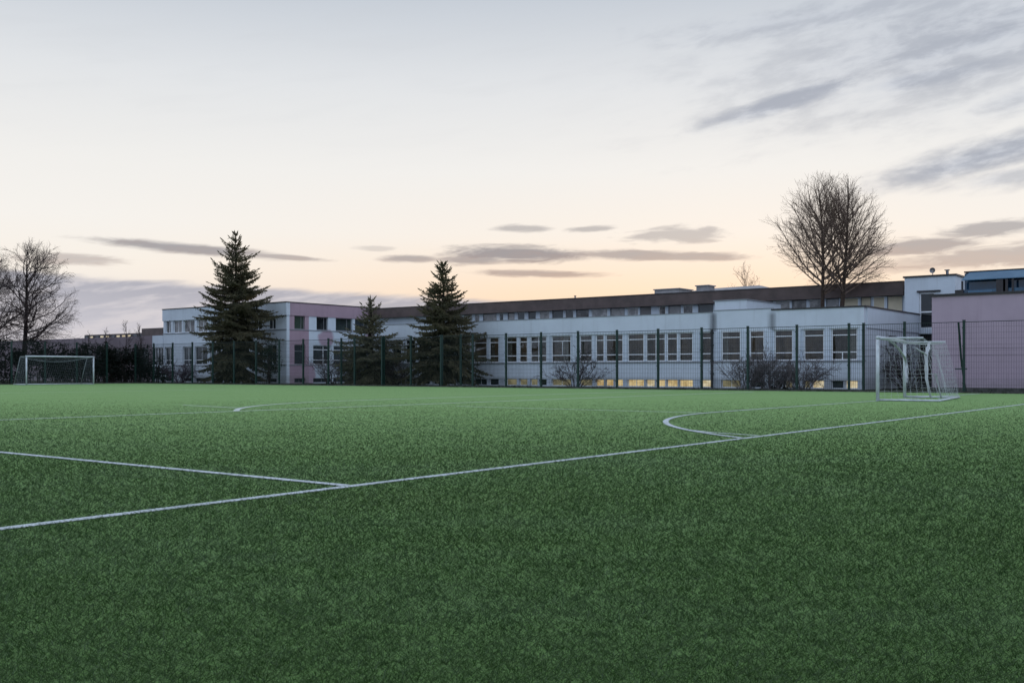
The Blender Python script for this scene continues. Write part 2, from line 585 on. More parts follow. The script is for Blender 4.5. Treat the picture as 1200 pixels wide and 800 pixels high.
def blade(N):
    p = pos(N)
    at = N.n('ShaderNodeAttribute', attribute_name='tint').outputs['Fac']
    col = grass_col(N, p)
    col = N.mix(1.0, col, (.46, .445, .51), 'MULTIPLY')
    col = N.mix(N.smooth(at, .45, .0, 0, .55), col, (.012, .028, .008))
    col = N.mix(N.smooth(at, .80, 1.0, 0, .6), col, (.145, .20, .125))
    b = pbsdf(N, col, .55, .2)
    tr = N.n('ShaderNodeBsdfTranslucent')
    N.put(tr.inputs[0], col)
    mx = N.n('ShaderNodeMixShader')
    mx.inputs[0].default_value = .3
    N.t.links.new(b, mx.inputs[1])
    N.t.links.new(tr.outputs[0], mx.inputs[2])
    return mx.outputs[0]
M_BLADE = mat('turf_fibre', blade)

def line_m(N):
    p = pos(N)
    n = N.noise(p, 30, 4, .7)
    n2_ = N.noise(p, 2.0, 4, .7)
    col = N.mix(N.smooth(n, .2, .55, .75, 0), (.62, .66, .68), (.10, .16, .11))
    col = N.mix(N.smooth(n2_, .45, .75, 0, .35), col, (.16, .23, .18))
    return pbsdf(N, col, .85, .2)
M_LINE = mat('white_line_fibre', line_m)
def line_faint(N):
    p = pos(N)
    n = N.noise(p, 12, 4, .7)
    col = N.mix(N.smooth(n, .3, .6, .4, .0), (.66, .70, .66), (.22, .34, .20))
    return pbsdf(N, col, .85, .2)
M_LINEF = mat('worn_line_fibre', line_faint)

def verge(N):
    p = pos(N)
    n = N.noise(p, 1.2, 6, .65)
    n2_ = N.noise(p, 20, 4, .7)
    col = N.mix(N.smooth(n, .35, .7), (.022, .034, .016), (.050, .046, .028))
    col = N.mix(N.smooth(n2_, .4, .7, 0, .6), col, (.016, .02, .012))
    return pbsdf(N, col, .95, .1, 0, (n2_, .8, .04))
M_VERGE = mat('rough_grass', verge)
M_ASPHALT = simple('asphalt', (.05, .05, .052), (.035, .035, .037), 6, .9, .2)

# ------------------------------------------------------------------ ground
def sheet(name, x0, x1, y0, y1, z, m, kind='structure'):
    b = MB()
    b.add([(x0, y0, z), (x1, y0, z), (x1, y1, z), (x0, y1, z)], [(0, 1, 2, 3)])
    return struct(b.build(name, m), kind)

FENCE_Y, FENCE_X = 47.1, -73.75
sheet('ground', -1500, 1500, -1500, 1500, -.012, M_VERGE)
sheet('pitch', FENCE_X + .12, 26, -40, FENCE_Y - .12, 0.0, M_TURF)
sheet('grass_verge', -120, 26, FENCE_Y + .12, 54.2, .004, M_VERGE)
kb = MB()
kb.box(FENCE_X - .1, 26, FENCE_Y - .115, FENCE_Y + .115, -.05, .07)
kb.box(FENCE_X - .1, FENCE_X + .1, -40, FENCE_Y - .118, -.05, .07)
struct(kb.build('kerb', M_KERB))

# white markings -----------------------------------------------------------
LINES = []                         # (polyline, half width)
LINES.append(([(-6.0, -40), (-6.0, 46.5)], .05))
LINES.append(([(-6.05, 5.75), (-68, 5.75)], .05))
def arc(cx, cy, R, y_to, xr, tail):
    pts = []
    a0 = math.atan2(y_to - cy, xr - cx)
    for i in range(25):
        a = a0 + (math.pi - (a0 % (2 * math.pi))) * i / 24 if False else a0 % (2 * math.pi) + (math.pi - a0 % (2 * math.pi)) * i / 24
        pts.append((cx + R * math.cos(a), cy + R * math.sin(a)))
    pts.append((cx - R, tail))
    return pts
LINES.append((arc(-.15, 21.5, 10.2, 13.15, -6.05, 46.0), .05))
LINES.append(([(-6.05, 13.75), (-6.9, 14.02), (-7.4, 14.36)], .035))
FAINT = []
FAINT.append(([(-19.55, -20), (-19.55, 44)], .065))
FAINT.append((arc(-13.6, 23.4, 10.2, 15.1, -19.5, 44.0), .07))
FAINT.append(([(-20.9, 16.3), (-24.2, 16.9)], .045))
FAINT.append(([(-10.4, 20.6), (-17.5, 20.6)], .045))
FAINT.append(([(-43.5, 18), (-43.5, 33)], .06))

def strip(name, lines, m, z):
    b = MB()
    for li, (pts, hw) in enumerate(lines):
        zz = z + .003 * li
        L, R = [], []
        for i, p in enumerate(pts):
            a, c = pts[max(i - 1, 0)], pts[min(i + 1, len(pts) - 1)]
            dx, dy = c[0] - a[0], c[1] - a[1]
            l = math.hypot(dx, dy)
            nx, ny = -dy / l * hw, dx / l * hw
            L.append((p[0] + nx, p[1] + ny, zz))
            R.append((p[0] - nx, p[1] - ny, zz))
        n = len(pts)
        b.add(L + R, [(i, i + 1, n + i + 1, n + i) for i in range(n - 1)])
    return struct(b.build(name, m))
strip('pitch_lines', LINES, M_LINE, .006)
strip('worn_pitch_lines', FAINT, M_LINEF, .006)

# turf fibres: dense near the camera, thinning with distance -----------------
def dist_lines(P, lines):
    m = np.zeros(len(P), bool)
    for pts, hw in lines:
        for a, c in zip(pts[:-1], pts[1:]):
            a = np.array(a); c = np.array(c)
            d = c - a
            t = np.clip(((P - a) @ d) / (d @ d), 0, 1)
            q = a + t[:, None] * d
            m |= np.hypot(*(P - q).T) < hw + .004
    return m

def fibres():
    rng = np.random.default_rng(7)
    n = 5000000
    y0, y1, q = 1.3, 36.0, .34      # pdf ~ Y^(q-1)
    u = rng.random(n)
    Yd = (y0 ** q + u * (y1 ** q - y0 ** q)) ** (1 / q)
    half = .80 * Yd + 2.0             # a little wider than the view on both sides
    Yd = Yd[rng.random(n) < half / (.66 * Yd) / 3.6]
    n = len(Yd)
    half = .80 * Yd + 2.0
    Xd = rng.uniform(-1, 1, n)
    ok = rng.random(n) < np.clip((1.0 - np.abs(Xd)) / .22, 0, 1)      # thin out at the far sides
    Xd, Yd, half = Xd[ok], Yd[ok], half[ok]
    Xd, n = Xd * half, len(Yd)
    P = np.stack([Xd * CY - Yd * SY, Xd * SY + Yd * CY], 1)
    def vn(sc2, seed):
        g = np.random.default_rng(seed).random((256, 256))
        q2 = P * sc2 + 1000.3
        i = np.floor(q2).astype(int); f = q2 - i
        f = f * f * (3 - 2 * f)
        a = lambda dx, dy: g[(i[:, 0] + dx) % 256, (i[:, 1] + dy) % 256]
        return (a(0, 0) * (1 - f[:, 0]) + a(1, 0) * f[:, 0]) * (1 - f[:, 1]) + (a(0, 1) * (1 - f[:, 0]) + a(1, 1) * f[:, 0]) * f[:, 1]
    clump = .45 * vn(23, 1) + .35 * vn(50, 2) + .2 * vn(6, 3)
    patch = .6 * vn(.55, 4) + .4 * vn(1.4, 5)
    far = np.clip(.85 + .8 * (clump - .42), .6, 1) * np.clip((36.0 - Yd) / 33.0, 0, 1) ** 1.25
    keep = (rng.random(n) < far) & (P[:, 1] < FENCE_Y - .2) & (P[:, 0] > FENCE_X + .2)
    P, Yd, clump, patch = P[keep], Yd[keep], clump[keep], patch[keep]
    n = len(P)
    sc_ = (Yd / 3.0)
    w = .0024 * np.clip(sc_, .6, 3.2) ** .80 * rng.uniform(.6, 1.4, n)
    h = .021 * np.clip(sc_, .8, 3) ** .22 * rng.uniform(.6, 1.35, n)
    # combed lean: slow field plus scatter
    ph = np.sin(P[:, 0] * .9 + 1.3 * np.sin(P[:, 1] * .7)) + np.sin(P[:, 1] * 1.3 + P[:, 0] * .4)
    ang = 1.1 * ph + rng.normal(0, 2.2, n)
    lean = rng.uniform(.4, 2.4, n) * h
    h = h * rng.uniform(.55, 1.1, n) * (.9 + .2 * clump)
    ca, sa = np.cos(ang), np.sin(ang)
    side = rng.uniform(0, np.pi, n)
    sx, sy = np.cos(side) * w * .5, np.sin(side) * w * .5
    V = np.zeros((n, 3, 3))
    V[:, 0, 0] = P[:, 0] - sx; V[:, 0, 1] = P[:, 1] - sy
    V[:, 1, 0] = P[:, 0] + sx; V[:, 1, 1] = P[:, 1] + sy
    V[:, 2, 0] = P[:, 0] + ca * lean; V[:, 2, 1] = P[:, 1] + sa * lean
    V[:, 2, 2] = h
    on = dist_lines(P, LINES)
    onf = dist_lines(P, FAINT)
    tint = np.clip(rng.random(n) + .12 * (clump - .5) + .24 * (patch - .5), 0, 1)
    def make(name, sel, m, zs=1.0):
        v = V[sel].copy()
        v[:, 2, 2] *= zs
        k_ = len(v)
        me = bpy.data.meshes.new(name)
        me.vertices.add(k_ * 3)
        me.vertices.foreach_set('co', v.reshape(-1))
        me.loops.add(k_ * 3)
        me.loops.foreach_set('vertex_index', np.arange(k_ * 3, dtype=np.int32))
        me.polygons.add(k_)
        me.polygons.foreach_set('loop_start', np.arange(0, k_ * 3, 3, dtype=np.int32))
        me.polygons.foreach_set('loop_total', np.full(k_, 3, dtype=np.int32))
        at = me.attributes.new('tint', 'FLOAT', 'FACE')
        at.data.foreach_set('value', tint[sel].astype(np.float32))
        me.update()
        me.validate()
        me.materials.append(m)
        o = bpy.data.objects.new(name, me)
        COL.objects.link(o)
        return struct(o, 'stuff')
    make('turf', ~(on | onf), M_BLADE)
    make('white_turf', on, M_LINE, .45)
    make('worn_white_turf', onf & ~on, M_LINEF, .45)
fibres()


# ------------------------------------------------------------------ facade helper
class Face:
    """a wall plane: 'front' looks towards -y at y=c, 'side' looks towards +x at x=c"""
    def __init__(self, kind, c):
        self.kind, self.c = kind, c

    def box(self, b, u0, u1, d0, d1, z0, z1):     # d: depth inward, negative = proud
        if self.kind == 'front':
            b.box(u0, u1, self.c + d0, self.c + d1, z0, z1)
        else:
            b.box(self.c - d1, self.c - d0, u0, u1, z0, z1)

    def window(self, root, u0, u1, z0, z1, mull=(), trans=(), frame=None, glass=None, name='window', fw=.06, depth=.05, curtain=None):
        b = MB()
        e = .004
        d0, d1 = depth, depth + .07
        self.box(b, u0 + e, u0 + fw, d0, d1, z0 + e, z1 - e)
        self.box(b, u1 - fw, u1 - e, d0, d1, z0 + e, z1 - e)
        self.box(b, u0 + fw, u1 - fw, d0, d1, z0 + e, z0 + fw)
        self.box(b, u0 + fw, u1 - fw, d0, d1, z1 - fw, z1 - e)
        for t in trans:
            self.box(b, u0 + fw, u1 - fw, d0 + .004, d1 - .004, t - fw * .45, t + fw * .45)
        zs = [z0 + fw] + sorted(trans) + [z1 - fw]
        for m_, lo, hi in mull:
            um = u0 + (u1 - u0) * m_
            self.box(b, um - fw * .4, um + fw * .4, d0 + .008, d1 - .008, lo if lo is not None else z0 + fw, hi if hi is not None else z1 - fw)
        w = b.build(name, frame or M_FRAME, root)
        p = MB()
        self.box(p, u0 + fw * .5, u1 - fw * .5, d0 + .030, d0 + .036, z0 + fw * .5, z1 - fw * .5)
        p.build('pane', glass or M_DKGLASS, w)
        if curtain:
            c = MB()
            for (a, bb) in curtain:
                ua, ub = u0 + (u1 - u0) * a, u0 + (u1 - u0) * bb
                n = max(2, int((ub - ua) / .12))
                for i in range(n):
                    q0, q1 = ua + (ub - ua) * i / n, ua + (ub - ua) * (i + 1) / n
                    dd = .27 + .035 * (i % 2)
                    self.box(c, q0, q1 - .004, dd, dd + .02, z0 + .05, z1 - .05)
            c.build('curtain', M_CURTAIN, w)
        return w


def row_piers(face, b, u0, u1, wins, z0, z1, t=.3):
    """solid wall between the openings of one window row"""
    edges = [u0] + [q for w in sorted(wins) for q in w[:2]] + [u1]
    for i in range(0, len(edges), 2):
        if edges[i + 1] - edges[i] > .01:
            face.box(b, edges[i], edges[i + 1], 0, t, z0, z1)

rnd = random.Random(5)

# ------------------------------------------------------------------ the low school wing (middle)
def build_wing():
    Y0 = 53.0
    XL, XR = -52.3, x_at(1013, 53)
    XB = -34
    root = thing('school_wing', 'long low white school wing with a window row above a strip of lit basement windows', 'school building', ((XL + XR) / 2, Y0, 0))
    fr = Face('front', Y0)
    px = [(446, 455), (460, 469.4), (476, 486), (491, 503), (508, 516), (521, 532), (537, 550), (556, 569.4), (574, 583.4), (594, 604.7), (609, 617), (622, 639.5), (647, 668), (680, 693),
          (698.7, 706.7), (710.5, 729), (736, 753.6), (757.7, 778.5), (782, 793), (796.5, 811), (822.7, 833.6), (846, 867), (879, 894.6),
          (908, 928), (942.7, 964.7), (974.8, 1004)]
    W = [(x_at(a - .9, Y0), x_at(b_ + .9, Y0)) for a, b_ in px]
    ZB0, ZB1, ZS, ZH, ZP = .04, .47, 1.52, 3.20, 4.26
    # walls
    b = MB()
    fr.box(b, XL, XR, 0, .3, -.05, ZB0)
    row_piers(fr, b, XL, XR, W, ZB0, ZB1)
    b.build('plinth', M_PIER, root)
    b = MB()
    fr.box(b, XL, XR, -.03, .3, ZB1, ZS - .06)
    b.build('spandrel', M_TILE, root)
    # one part per pier, with a pilaster standing proud on the wide ones
    ed = [XL] + [q for w in W for q in w] + [XR]
    for i in range(0, len(ed), 2):
        g = ed[i + 1] - ed[i]
        if g < .01:
            continue
        b = MB()
        fr.box(b, ed[i], ed[i + 1], 0, .3, ZS, ZH)
        if .35 < g < 3:
            c = (ed[i] + ed[i + 1]) / 2
            fr.box(b, c - g * .28, c + g * .28, -.05, .01, ZS + .002, ZH - .002)
        b.build('pier', M_PIER, root)
    b = MB()
    fr.box(b, XL, XR, -.10, .3, ZS - .06, ZS)
    b.build('sill', M_COPGREY, root)
    xa, xb = X_SOOT1, X_SOOT2
    b = MB()
    fr.box(b, XL, xa, -.06, .3, ZH, ZP)
    fr.box(b, xa, xb, .02, .3, ZH, ZP + .10)
    fr.box(b, xb, XR, -.06, .3, ZH, ZP)
    # side wall facing the yard on the right
    b.box(XR - .3, XR + .06, Y0 + .3, 62.7, ZH, ZP)
    b.build('parapet', M_WING, root)
    b = MB()
    b.box(XR - .3, XR, Y0 + .3, 57.0, -.05, ZH)
    b.box(XR - .3, XR, 58.6, 62.7, -.05, ZH)
    b.box(XR - .3, XR, 57.0, 58.6, -.05, 2.3)
    b.box(XR - .3, XR, 57.0, 58.6, 2.9, ZH)
    b.build('side_wall', M_WHITE, root)
    Face('side', XR).window(root, 57.0, 58.6, 2.3, 2.9, (), (), M_DFRAME, M_DKGLASS)
    b = MB()
    fr.box(b, XL - .02, xa - .002, -.09, .34, ZP, ZP + .035)
    fr.box(b, xa, xb - .05, -.01, .34, ZP + .10, ZP + .135)
    b.build('coping', M_COPGREY, root)
    b = MB()
    fr.box(b, xb - .03, XR + .10, -.11, .34, ZP, ZP + .08)
    b.box(XR - .34, XR + .10, Y0 + .34, 62.7, ZP, ZP + .08)
    b.build('coping', M_COPING, root)
    # roof slab and the box that stands on it
    b = MB()
    b.box(XL + .02, XR - .31, Y0 + .31, 59.9, 4.0, 4.12)
    b.build('roof', M_ROOF, root)
    b = MB()
    bx0, bx1 = x_at(837.5, 54.6), x_at(875, 54.6)
    b.box(bx0, bx1, 54.6, y_at(915, bx1), 4.125, 5.02)
    rb = b.build('roof_box', M_WHITE, root)
    b = MB()
    b.box(bx0 - .06, bx1 + .06, 54.54, y_at(915, bx1) + .06, 5.022, 5.07)
    b.build('coping', M_COPGREY, rb)
    # other walls
    b = MB()
    b.box(XL, XL + .3, Y0 + .302, 59.9, -.05, 4.25)
    b.box(XL + .31, XR - .31, 59.6, 59.9, -.05, 3.99)
    b.build('rear_wall', M_WHITE, root)
    # inside: floor, ceiling, back wall, partitions
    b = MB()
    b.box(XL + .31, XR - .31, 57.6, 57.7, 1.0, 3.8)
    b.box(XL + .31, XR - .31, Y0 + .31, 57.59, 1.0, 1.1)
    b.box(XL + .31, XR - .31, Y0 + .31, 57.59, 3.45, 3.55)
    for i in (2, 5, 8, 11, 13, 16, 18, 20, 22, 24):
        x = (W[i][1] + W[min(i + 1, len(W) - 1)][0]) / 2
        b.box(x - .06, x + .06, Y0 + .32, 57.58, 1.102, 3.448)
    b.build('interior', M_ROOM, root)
    # windows
    lit_of = {9: 'd', 10: 'd', 11: 'd', 12: 'd', 13: 'd', 14: 'l', 15: 'l', 16: 'l', 17: 'p', 18: 'l', 19: 'l', 20: 'p', 21: 'd', 22: 'k', 23: 'd', 24: 'p', 25: 'p'}
    for i, (u0, u1) in enumerate(W):
        w_ = u1 - u0
        mull = []
        if w_ > 1.25:
            mull.append((.40 if i % 2 else .55, 1.95, 2.85) if i in (12, 16) else (.42, None, 1.95))
            if i in (11, 17):
                mull = [(.5, None, None)]
        cur = {12: [(.50, .74)], 9: [(.0, .3)], 21: [(.0, .25)], 25: [(.55, .95)], 13: [(.0, .18)], 17: [(.8, 1)], 8: [(.1, .3)]}.get(i)
        fr.window(root, u0, u1, ZS, ZH, mull, (1.95, 2.84), M_FRAME, M_GLASS, 'window', .065, .05, cur)
        k = lit_of.get(i, 'k')
        g = {'d': M_LITDIM, 'l': M_LIT, 'p': M_PALEGLOW, 'k': M_DKGLASS}[k]
        half = i in (15, 23, 24, 25, 11, 17) and w_ > 1
        if half:
            s = u0 + w_ * (.5 if i != 24 else .35)
            g2 = {15: M_LIT, 23: M_DKGLASS, 24: M_LITDIM, 25: M_DKGLASS, 11: M_DKGLASS, 17: M_LIT}[i]
            pb = MB()
            fr.box(pb, s - .06, s + .06, .02, .28, ZB0, ZB1)
            pb.build('pier', M_PIER, root)
            fr.window(root, u0, s - .06, ZB0, ZB1, (), (), M_FRAME, g2 if i in (25, 24, 23) else g, 'basement_window', .035, .12)
            fr.window(root, s + .06, u1, ZB0, ZB1, (), (), M_FRAME, g if i in (25, 24, 23) else g2, 'basement_window', .035, .12)
        else:
            fr.window(root, u0, u1, ZB0, ZB1, ((.5, None, None),) if w_ > 1 else (), (), M_FRAME, g, 'basement_window', .035, .12)
    # downpipe below the soot mark
    b = MB()
    b.tube([(xa, Y0 - .13, .02), (xa, Y0 - .13, 3.3)], .065, 8)
    for z in (.8, 1.5, 2.4, 3.1):
        b.box(xa - .09, xa + .09, Y0 - .20, Y0 - .035, z, z + .05)
    b.build('downpipe', M_PIPE, root)
build_wing()

# ------------------------------------------------------------------ upper storey set back behind the wing
def build_upper():
    Y0 = 64.0
    XL, XR = -63.9, x_at(1062, 64)
    root = thing('upper_storey_block', 'set back upper storey with deep dark brown fascia over a band of clerestory windows', 'school building', ((XL + XR) / 2, Y0, 0))
    fr = Face('front', Y0)
    ZS, ZH, ZT = 4.42, 5.56, 6.36
    b = MB()
    fr.box(b, XL, XR, -.55, .3, ZH, ZT)
    b.build('fascia', M_FASCIA, root)
    b = MB()
    fr.box(b, XL, XR, -.60, .3, ZT, ZT + .05)
    b.build('coping', M_COPING, root)
    b = MB()
    fr.box(b, XL, XR, 0, .3, -.05, ZS)
    b.build('wall', M_WHITE, root)
    b = MB()
    b.box(XL, XR, Y0 + .302, Y0 + 10, ZT - .2, ZT)
    b.build('roof', M_ROOF, root)
    b = MB()
    b.box(XL, XR, Y0 + 9.7, Y0 + 10, -.05, ZT - .202)
    b.build('rear_wall', M_WHITE, root)
    # window band in px, gaps are white piers
    pxs, x = [], 480.0
    r = random.Random(3)
    marks = [(556, 562), (566, 582), (585, 590), (595, 603), (606, 615), (619, 628), (632, 644), (647, 660), (662, 672), (675, 690), (693, 712), (715, 732), (735, 748), (750, 763),
             (772, 780), (783, 798), (800, 812), (818, 836), (840, 858), (862, 880), (884, 896), (898, 906), (908, 926), (928, 945), (948, 966), (968, 983), (986, 1006), (1008.5, 1021), (1023, 1037), (1039.5, 1058)]
    left = [(500 + i * 11, 509 + i * 11) for i in range(5)]
    W = []
    for a, b_ in left + marks:
        W.append((x_at(a, Y0), x_at(b_, Y0)))
    ed = [XL] + [q for w in W for q in w] + [XR]
    for i in range(0, len(ed), 2):
        if ed[i + 1] - ed[i] > .01:
            b = MB()
            fr.box(b, ed[i], ed[i + 1], 0, .3, ZS, ZH)
            b.build('pier', M_PIER, root)
    n = len(W)
    for i, (u0, u1) in enumerate(W):
        beige = i >= n - 4
        g = M_BLIND if beige else (M_CLGLASS, M_DKGLASS, M_PALEGL, M_CLGLASS, M_DKGLASS, M_CLGLASS, M_PALEGL)[(i * 3 + i // 4) % 7]
        fr.window(root, u0, u1, ZS, ZH, (), (), M_FRAME if i % 2 else M_DFRAME, g, 'window', .05, .03)
    # things on the roof
    def rbox(px0, px1, y, pt, name, m, dy=2.0, cap=True):
        x0, x1 = x_at(px0, y), x_at(px1, y)
        xm = (x0 + x1) / 2
        Yd = -SY * xm + CY * y
        z1 = EYE + (HZ - pt) * Yd / F
        b = MB()
        b.box(x0, x1, y, y + dy, ZT + .002, z1)
        o = b.build(name, m, root)
        if cap:
            b = MB()
            b.box(x0 - .08, x1 + .08, y - .08, y + dy + .08, z1 + .002, z1 + .07)
            b.build('cap', M_COPGREY, o)
        return o, x0, x1, z1
    rbox(767, 796, 66, 339.3, 'roof_vent', M_CHIM)
    rbox(816, 830, 66, 335.2, 'chimney', M_CHIM, 1.0)
    # low hipped roof light
    x0, x1, y0, y1 = x_at(811, 67.6), x_at(905, 67.6), 67.6, 71.0
    b = MB()
    zt = 7.05
    b.add([(x0, y0, ZT), (x1, y0, ZT), (x1, y1, ZT), (x0, y1, ZT), (x0, y0, 6.82), (x1, y0, 6.62), (x1, y1, 6.62), (x0, y1, 6.82),
           (x0 + .3, y0 + 1.4, zt), (x1 - 1.6, y0 + 1.4, zt + .05), (x1 - 1.6, y1 - 1.4, zt + .05), (x0 + .3, y1 - 1.4, zt)],
          [(0, 1, 5, 4), (1, 2, 6, 5), (2, 3, 7, 6), (3, 0, 4, 7), (4, 5, 9, 8), (5, 6, 10, 9), (6, 7, 11, 10), (7, 4, 8, 11), (8, 9, 10, 11)])
    b.build('roof_light', M_CHIM, root)
    b = MB()
    xv = x_at(674, 66)
    b.tube([(xv, 66, ZT), (xv, 66, 6.75), (xv, 66, 6.80)], [.06, .06, .12], 8)
    b.build('vent_pipe', M_METAL, root)
build_upper()

# ------------------------------------------------------------------ two-storey pink and white block (left)
def build_left():
    XC, YF = -64.0, 54.35
    XL, XLL = x_at(191.5, YF), x_at(92, YF)
    XW = x_at(178.5, YF)
    root = thing('two_storey_block', 'two storey school block with white front and pink painted end wall', 'school building', (XC, YF, 0))
    fr, sd = Face('front', YF), Face('side', XC)
    YE = 84.0
    Z = dict(b0=.04, b1=.40, s=1.52, h=3.12, s2=4.36, h2=5.46, t=6.48)
    # --- front
    gp = [(193, 203), (214, 226), (228, 243), (246, 258), (262, 274), (280, 292), (296, 308), (312, 324)]
    up = [(194, 200), (203, 213), (215, 228), (231, 243), (247, 258), (262, 274), (280, 292), (296, 307), (314, 323)]
    G = [(x_at(a, YF), x_at(c, YF)) for a, c in gp]
    U = [(x_at(a, YF), x_at(c, YF)) for a, c in up]
    b = MB()
    fr.box(b, XL, XC, 0, .3, -.05, Z['b0'])
    row_piers(fr, b, XL, XC, G, Z['b0'], Z['b1'])
    fr.box(b, XL, XC, 0, .3, Z['b1'], Z['s'])
    row_piers(fr, b, XL, XC, G, Z['s'], Z['h'])
    fr.box(b, XL, XC, 0, .3, Z['h'], Z['s2'])
    row_piers(fr, b, XL, XC, U, Z['s2'], Z['h2'])
    b.build('front_wall', M_WHITE, root)
    b = MB()
    fr.box(b, XL - .05, XC + .06, -.08, .3, Z['h2'], Z['t'])
    b.build('front_parapet', M_WHITE, root)
    b = MB()
    fr.box(b, XL - .05, XC + .02, -.06, -.003, Z['s'] - .07, Z['s'] - .01)
    fr.box(b, XL - .05, XC + .02, -.06, -.003, Z['s2'] - .07, Z['s2'] - .01)
    b.build('sill', M_COPGREY, root)
    for i, (a, c) in enumerate(G):
        fr.window(root, a, c, Z['s'], Z['h'], ((.5, None, None),), (1.95,), M_FRAME, M_DKGLASS, 'window', .06, .12)
        fr.window(root, a, c, Z['b0'], Z['b1'], (), (), M_FRAME, M_DKGLASS, 'basement_window', .035, .12)
    for i, (a, c) in enumerate(U):
        fr.window(root, a, c, Z['s2'], Z['h2'], ((.5, None, None),), (), M_FRAME, M_PALEGL if i == 1 else (M_CLGLASS if i in (0, 2, 3) else M_DKGLASS), 'window', .06, .12)
    # --- end wall (runs away to the right)
    u = lambda p: y_at(p, XC)
    gp = [(345, 358), (367, 388.5), (391, 410), (413, 430), (433, 445)]
    up = [(345, 357.5), (371, 384.5), (393.5, 413), (416, 432), (436, 452), (456, 462), (465, 475), (479, 486)]
    G = [(u(a), u(c)) for a, c in gp]
    U = [(u(a), u(c)) for a, c in up]
    ya = YF + .302
    yp, yp2 = u(362), u(452)
    lo = [g for g in G if g[0] < yp]
    pk, wh = MB(), MB()
    # pink corner bay, full height, then white
    def bay(b, y0, y1, Gs, Us):
        sd.box(b, y0, y1, 0, .3, -.05, Z['b0'])
        row_piers(sd, b, y0, y1, Gs, Z['b0'], Z['b1'])
        sd.box(b, y0, y1, 0, .3, Z['b1'], Z['s'])
        row_piers(sd, b, y0, y1, Gs, Z['s'], Z['h'])
        sd.box(b, y0, y1, 0, .3, Z['h'], Z['s2'])
        row_piers(sd, b, y0, y1, Us, Z['s2'], Z['h2'])
    bay(pk, ya, yp, [G[0]], [U[0]])
    bay(wh, yp, YE, G[1:], U[1:])
    sd.box(pk, ya, yp2, -.06, .3, Z['h2'], Z['t'])
    sd.box(wh, yp2, YE, -.06, .3, Z['h2'], Z['t'])
    pk.build('pink_wall', M_PINK, root)
    wh.build('white_wall', M_PATCHY, root)
    b = MB()
    sd.box(b, ya, YE, -.05, -.006, Z['s'] - .07, Z['s'] - .01)
    sd.box(b, ya, YE, -.05, -.006, Z['s2'] - .07, Z['s2'] - .01)
    b.build('sill', M_COPGREY, root)
    for i, (a, c) in enumerate(G):
        sd.window(root, a, c, Z['s'], Z['h'], ((.6, None, None),) if i in (1, 2) else (), (2.75, 1.9) if i in (1, 2) else (2.6,), M_FRAME if i else M_DFRAME, M_DKGLASS, 'window', .07, .14)
        sd.window(root, a, c, Z['b0'], Z['b1'], ((.5, None, None),), (), M_DFRAME, M_DKGLASS, 'basement_window', .035, .12)
    for i, (a, c) in enumerate(U):
        sd.window(root, a, c, Z['s2'], Z['h2'], ((.72, None, None),), (), M_DFRAME if i < 4 else M_FRAME, M_PALEGLOW if i in (5, 7) else (M_GRGLASS if i in (0, 2, 6) else M_DKGLASS), 'window', .07, .14)  # the glowing pair stands in for bright sky seen through the glass
    # coping, roof, other walls
    b = MB()
    fr.box(b, XL - .08, XC + .10, -.12, .34, Z['t'], Z['t'] + .07)
    sd.box(b, YF + .34, YE, -.10, .34, Z['t'], Z['t'] + .07)
    b.build('coping', M_COPING, root)
    b = MB()
    b.box(XL, XC - .31, YF + .31, YE, 6.2, 6.3)
    b.build('roof', M_ROOF, root)
    b = MB()
    b.box(XL - .001, XL + .299, YF + .302, YE, -.05, Z['t'] - .01)
    b.box(XL + .3, XC, YE + .002, YE + .3, -.05, Z['t'] - .01)
    b.build('rear_wall', M_WHITE, root)

    # --- single-storey wing further left
    r2 = thing('single_storey_wing', 'single storey greyish pink wing with brown set back roof storey, far left beyond the goal', 'school building', (XLL, YF, 0))
    b = MB()
    fr.box(b, XW, XL - .082, 0, .3, 3.12, 4.2)
    fr.box(b, XW, XL - .082, 0, .3, -.05, 1.52)
    b.build('white_wall', M_WHITE, r2)
    fr.window(r2, XW, (XW + XL) / 2 - .1, 1.52, 3.12, ((.5, None, None),), (2.0,), M_FRAME, M_DKGLASS, 'window', .05, .1)
    fr.window(r2, (XW + XL) / 2 - .1, XL - .09, 1.52, 3.12, ((.5, None, None),), (2.0,), M_FRAME, M_DKGLASS, 'window', .05, .1)
    b = MB()
    fr.box(b, XLL - 20, XW - .002, 0, .3, 3.12, 4.2)
    b.build('parapet', M_GREYPINK, r2)
    b = MB()
    fr.box(b, XLL - 20, XW - .002, .05, .3, -.05, 1.52)
    WW = [(x_at(p, YF), x_at(p + 8, YF)) for p in range(100, 176, 11)]
    row_piers(fr, b, XLL - 20, XW - .002, WW, 1.52, 3.118)
    b.build('lower_wall', M_GREYPINK, r2)
    for a, c in WW:
        fr.window(r2, a, c, 1.52, 3.118, ((.5, None, None),), (), M_DFRAME, M_DKGLASS, 'window', .06, .12)
    b = MB()
    b.box(XLL - 20, XL - .09, YF + .31, YF + 12, 4.05, 4.15)
    b.build('roof', M_ROOF, r2)
    b = MB()
    b.box(XLL - 20, XL - .09, YF + 11.7, YF + 12, -.05, 4.04)
    b.build('rear_wall', M_GREYPINK, r2)
    b = MB()
    yb = YF + 5
    xx0, xx1 = x_at(166, yb), XL - .1
    b.box(xx0, xx1, yb, yb + 6, 4.16, 5.25)
    b.build('roof_storey', M_FASCIA, r2)
    b = MB()
    xx2 = x_at(96, yb)
    b.box(xx2, xx0 - .01, yb + .3, yb + 5, 4.16, 4.85)
    b.build('roof_storey', M_FASCIA, r2)
    f2 = Face('front', yb + .3)
    nW = 11
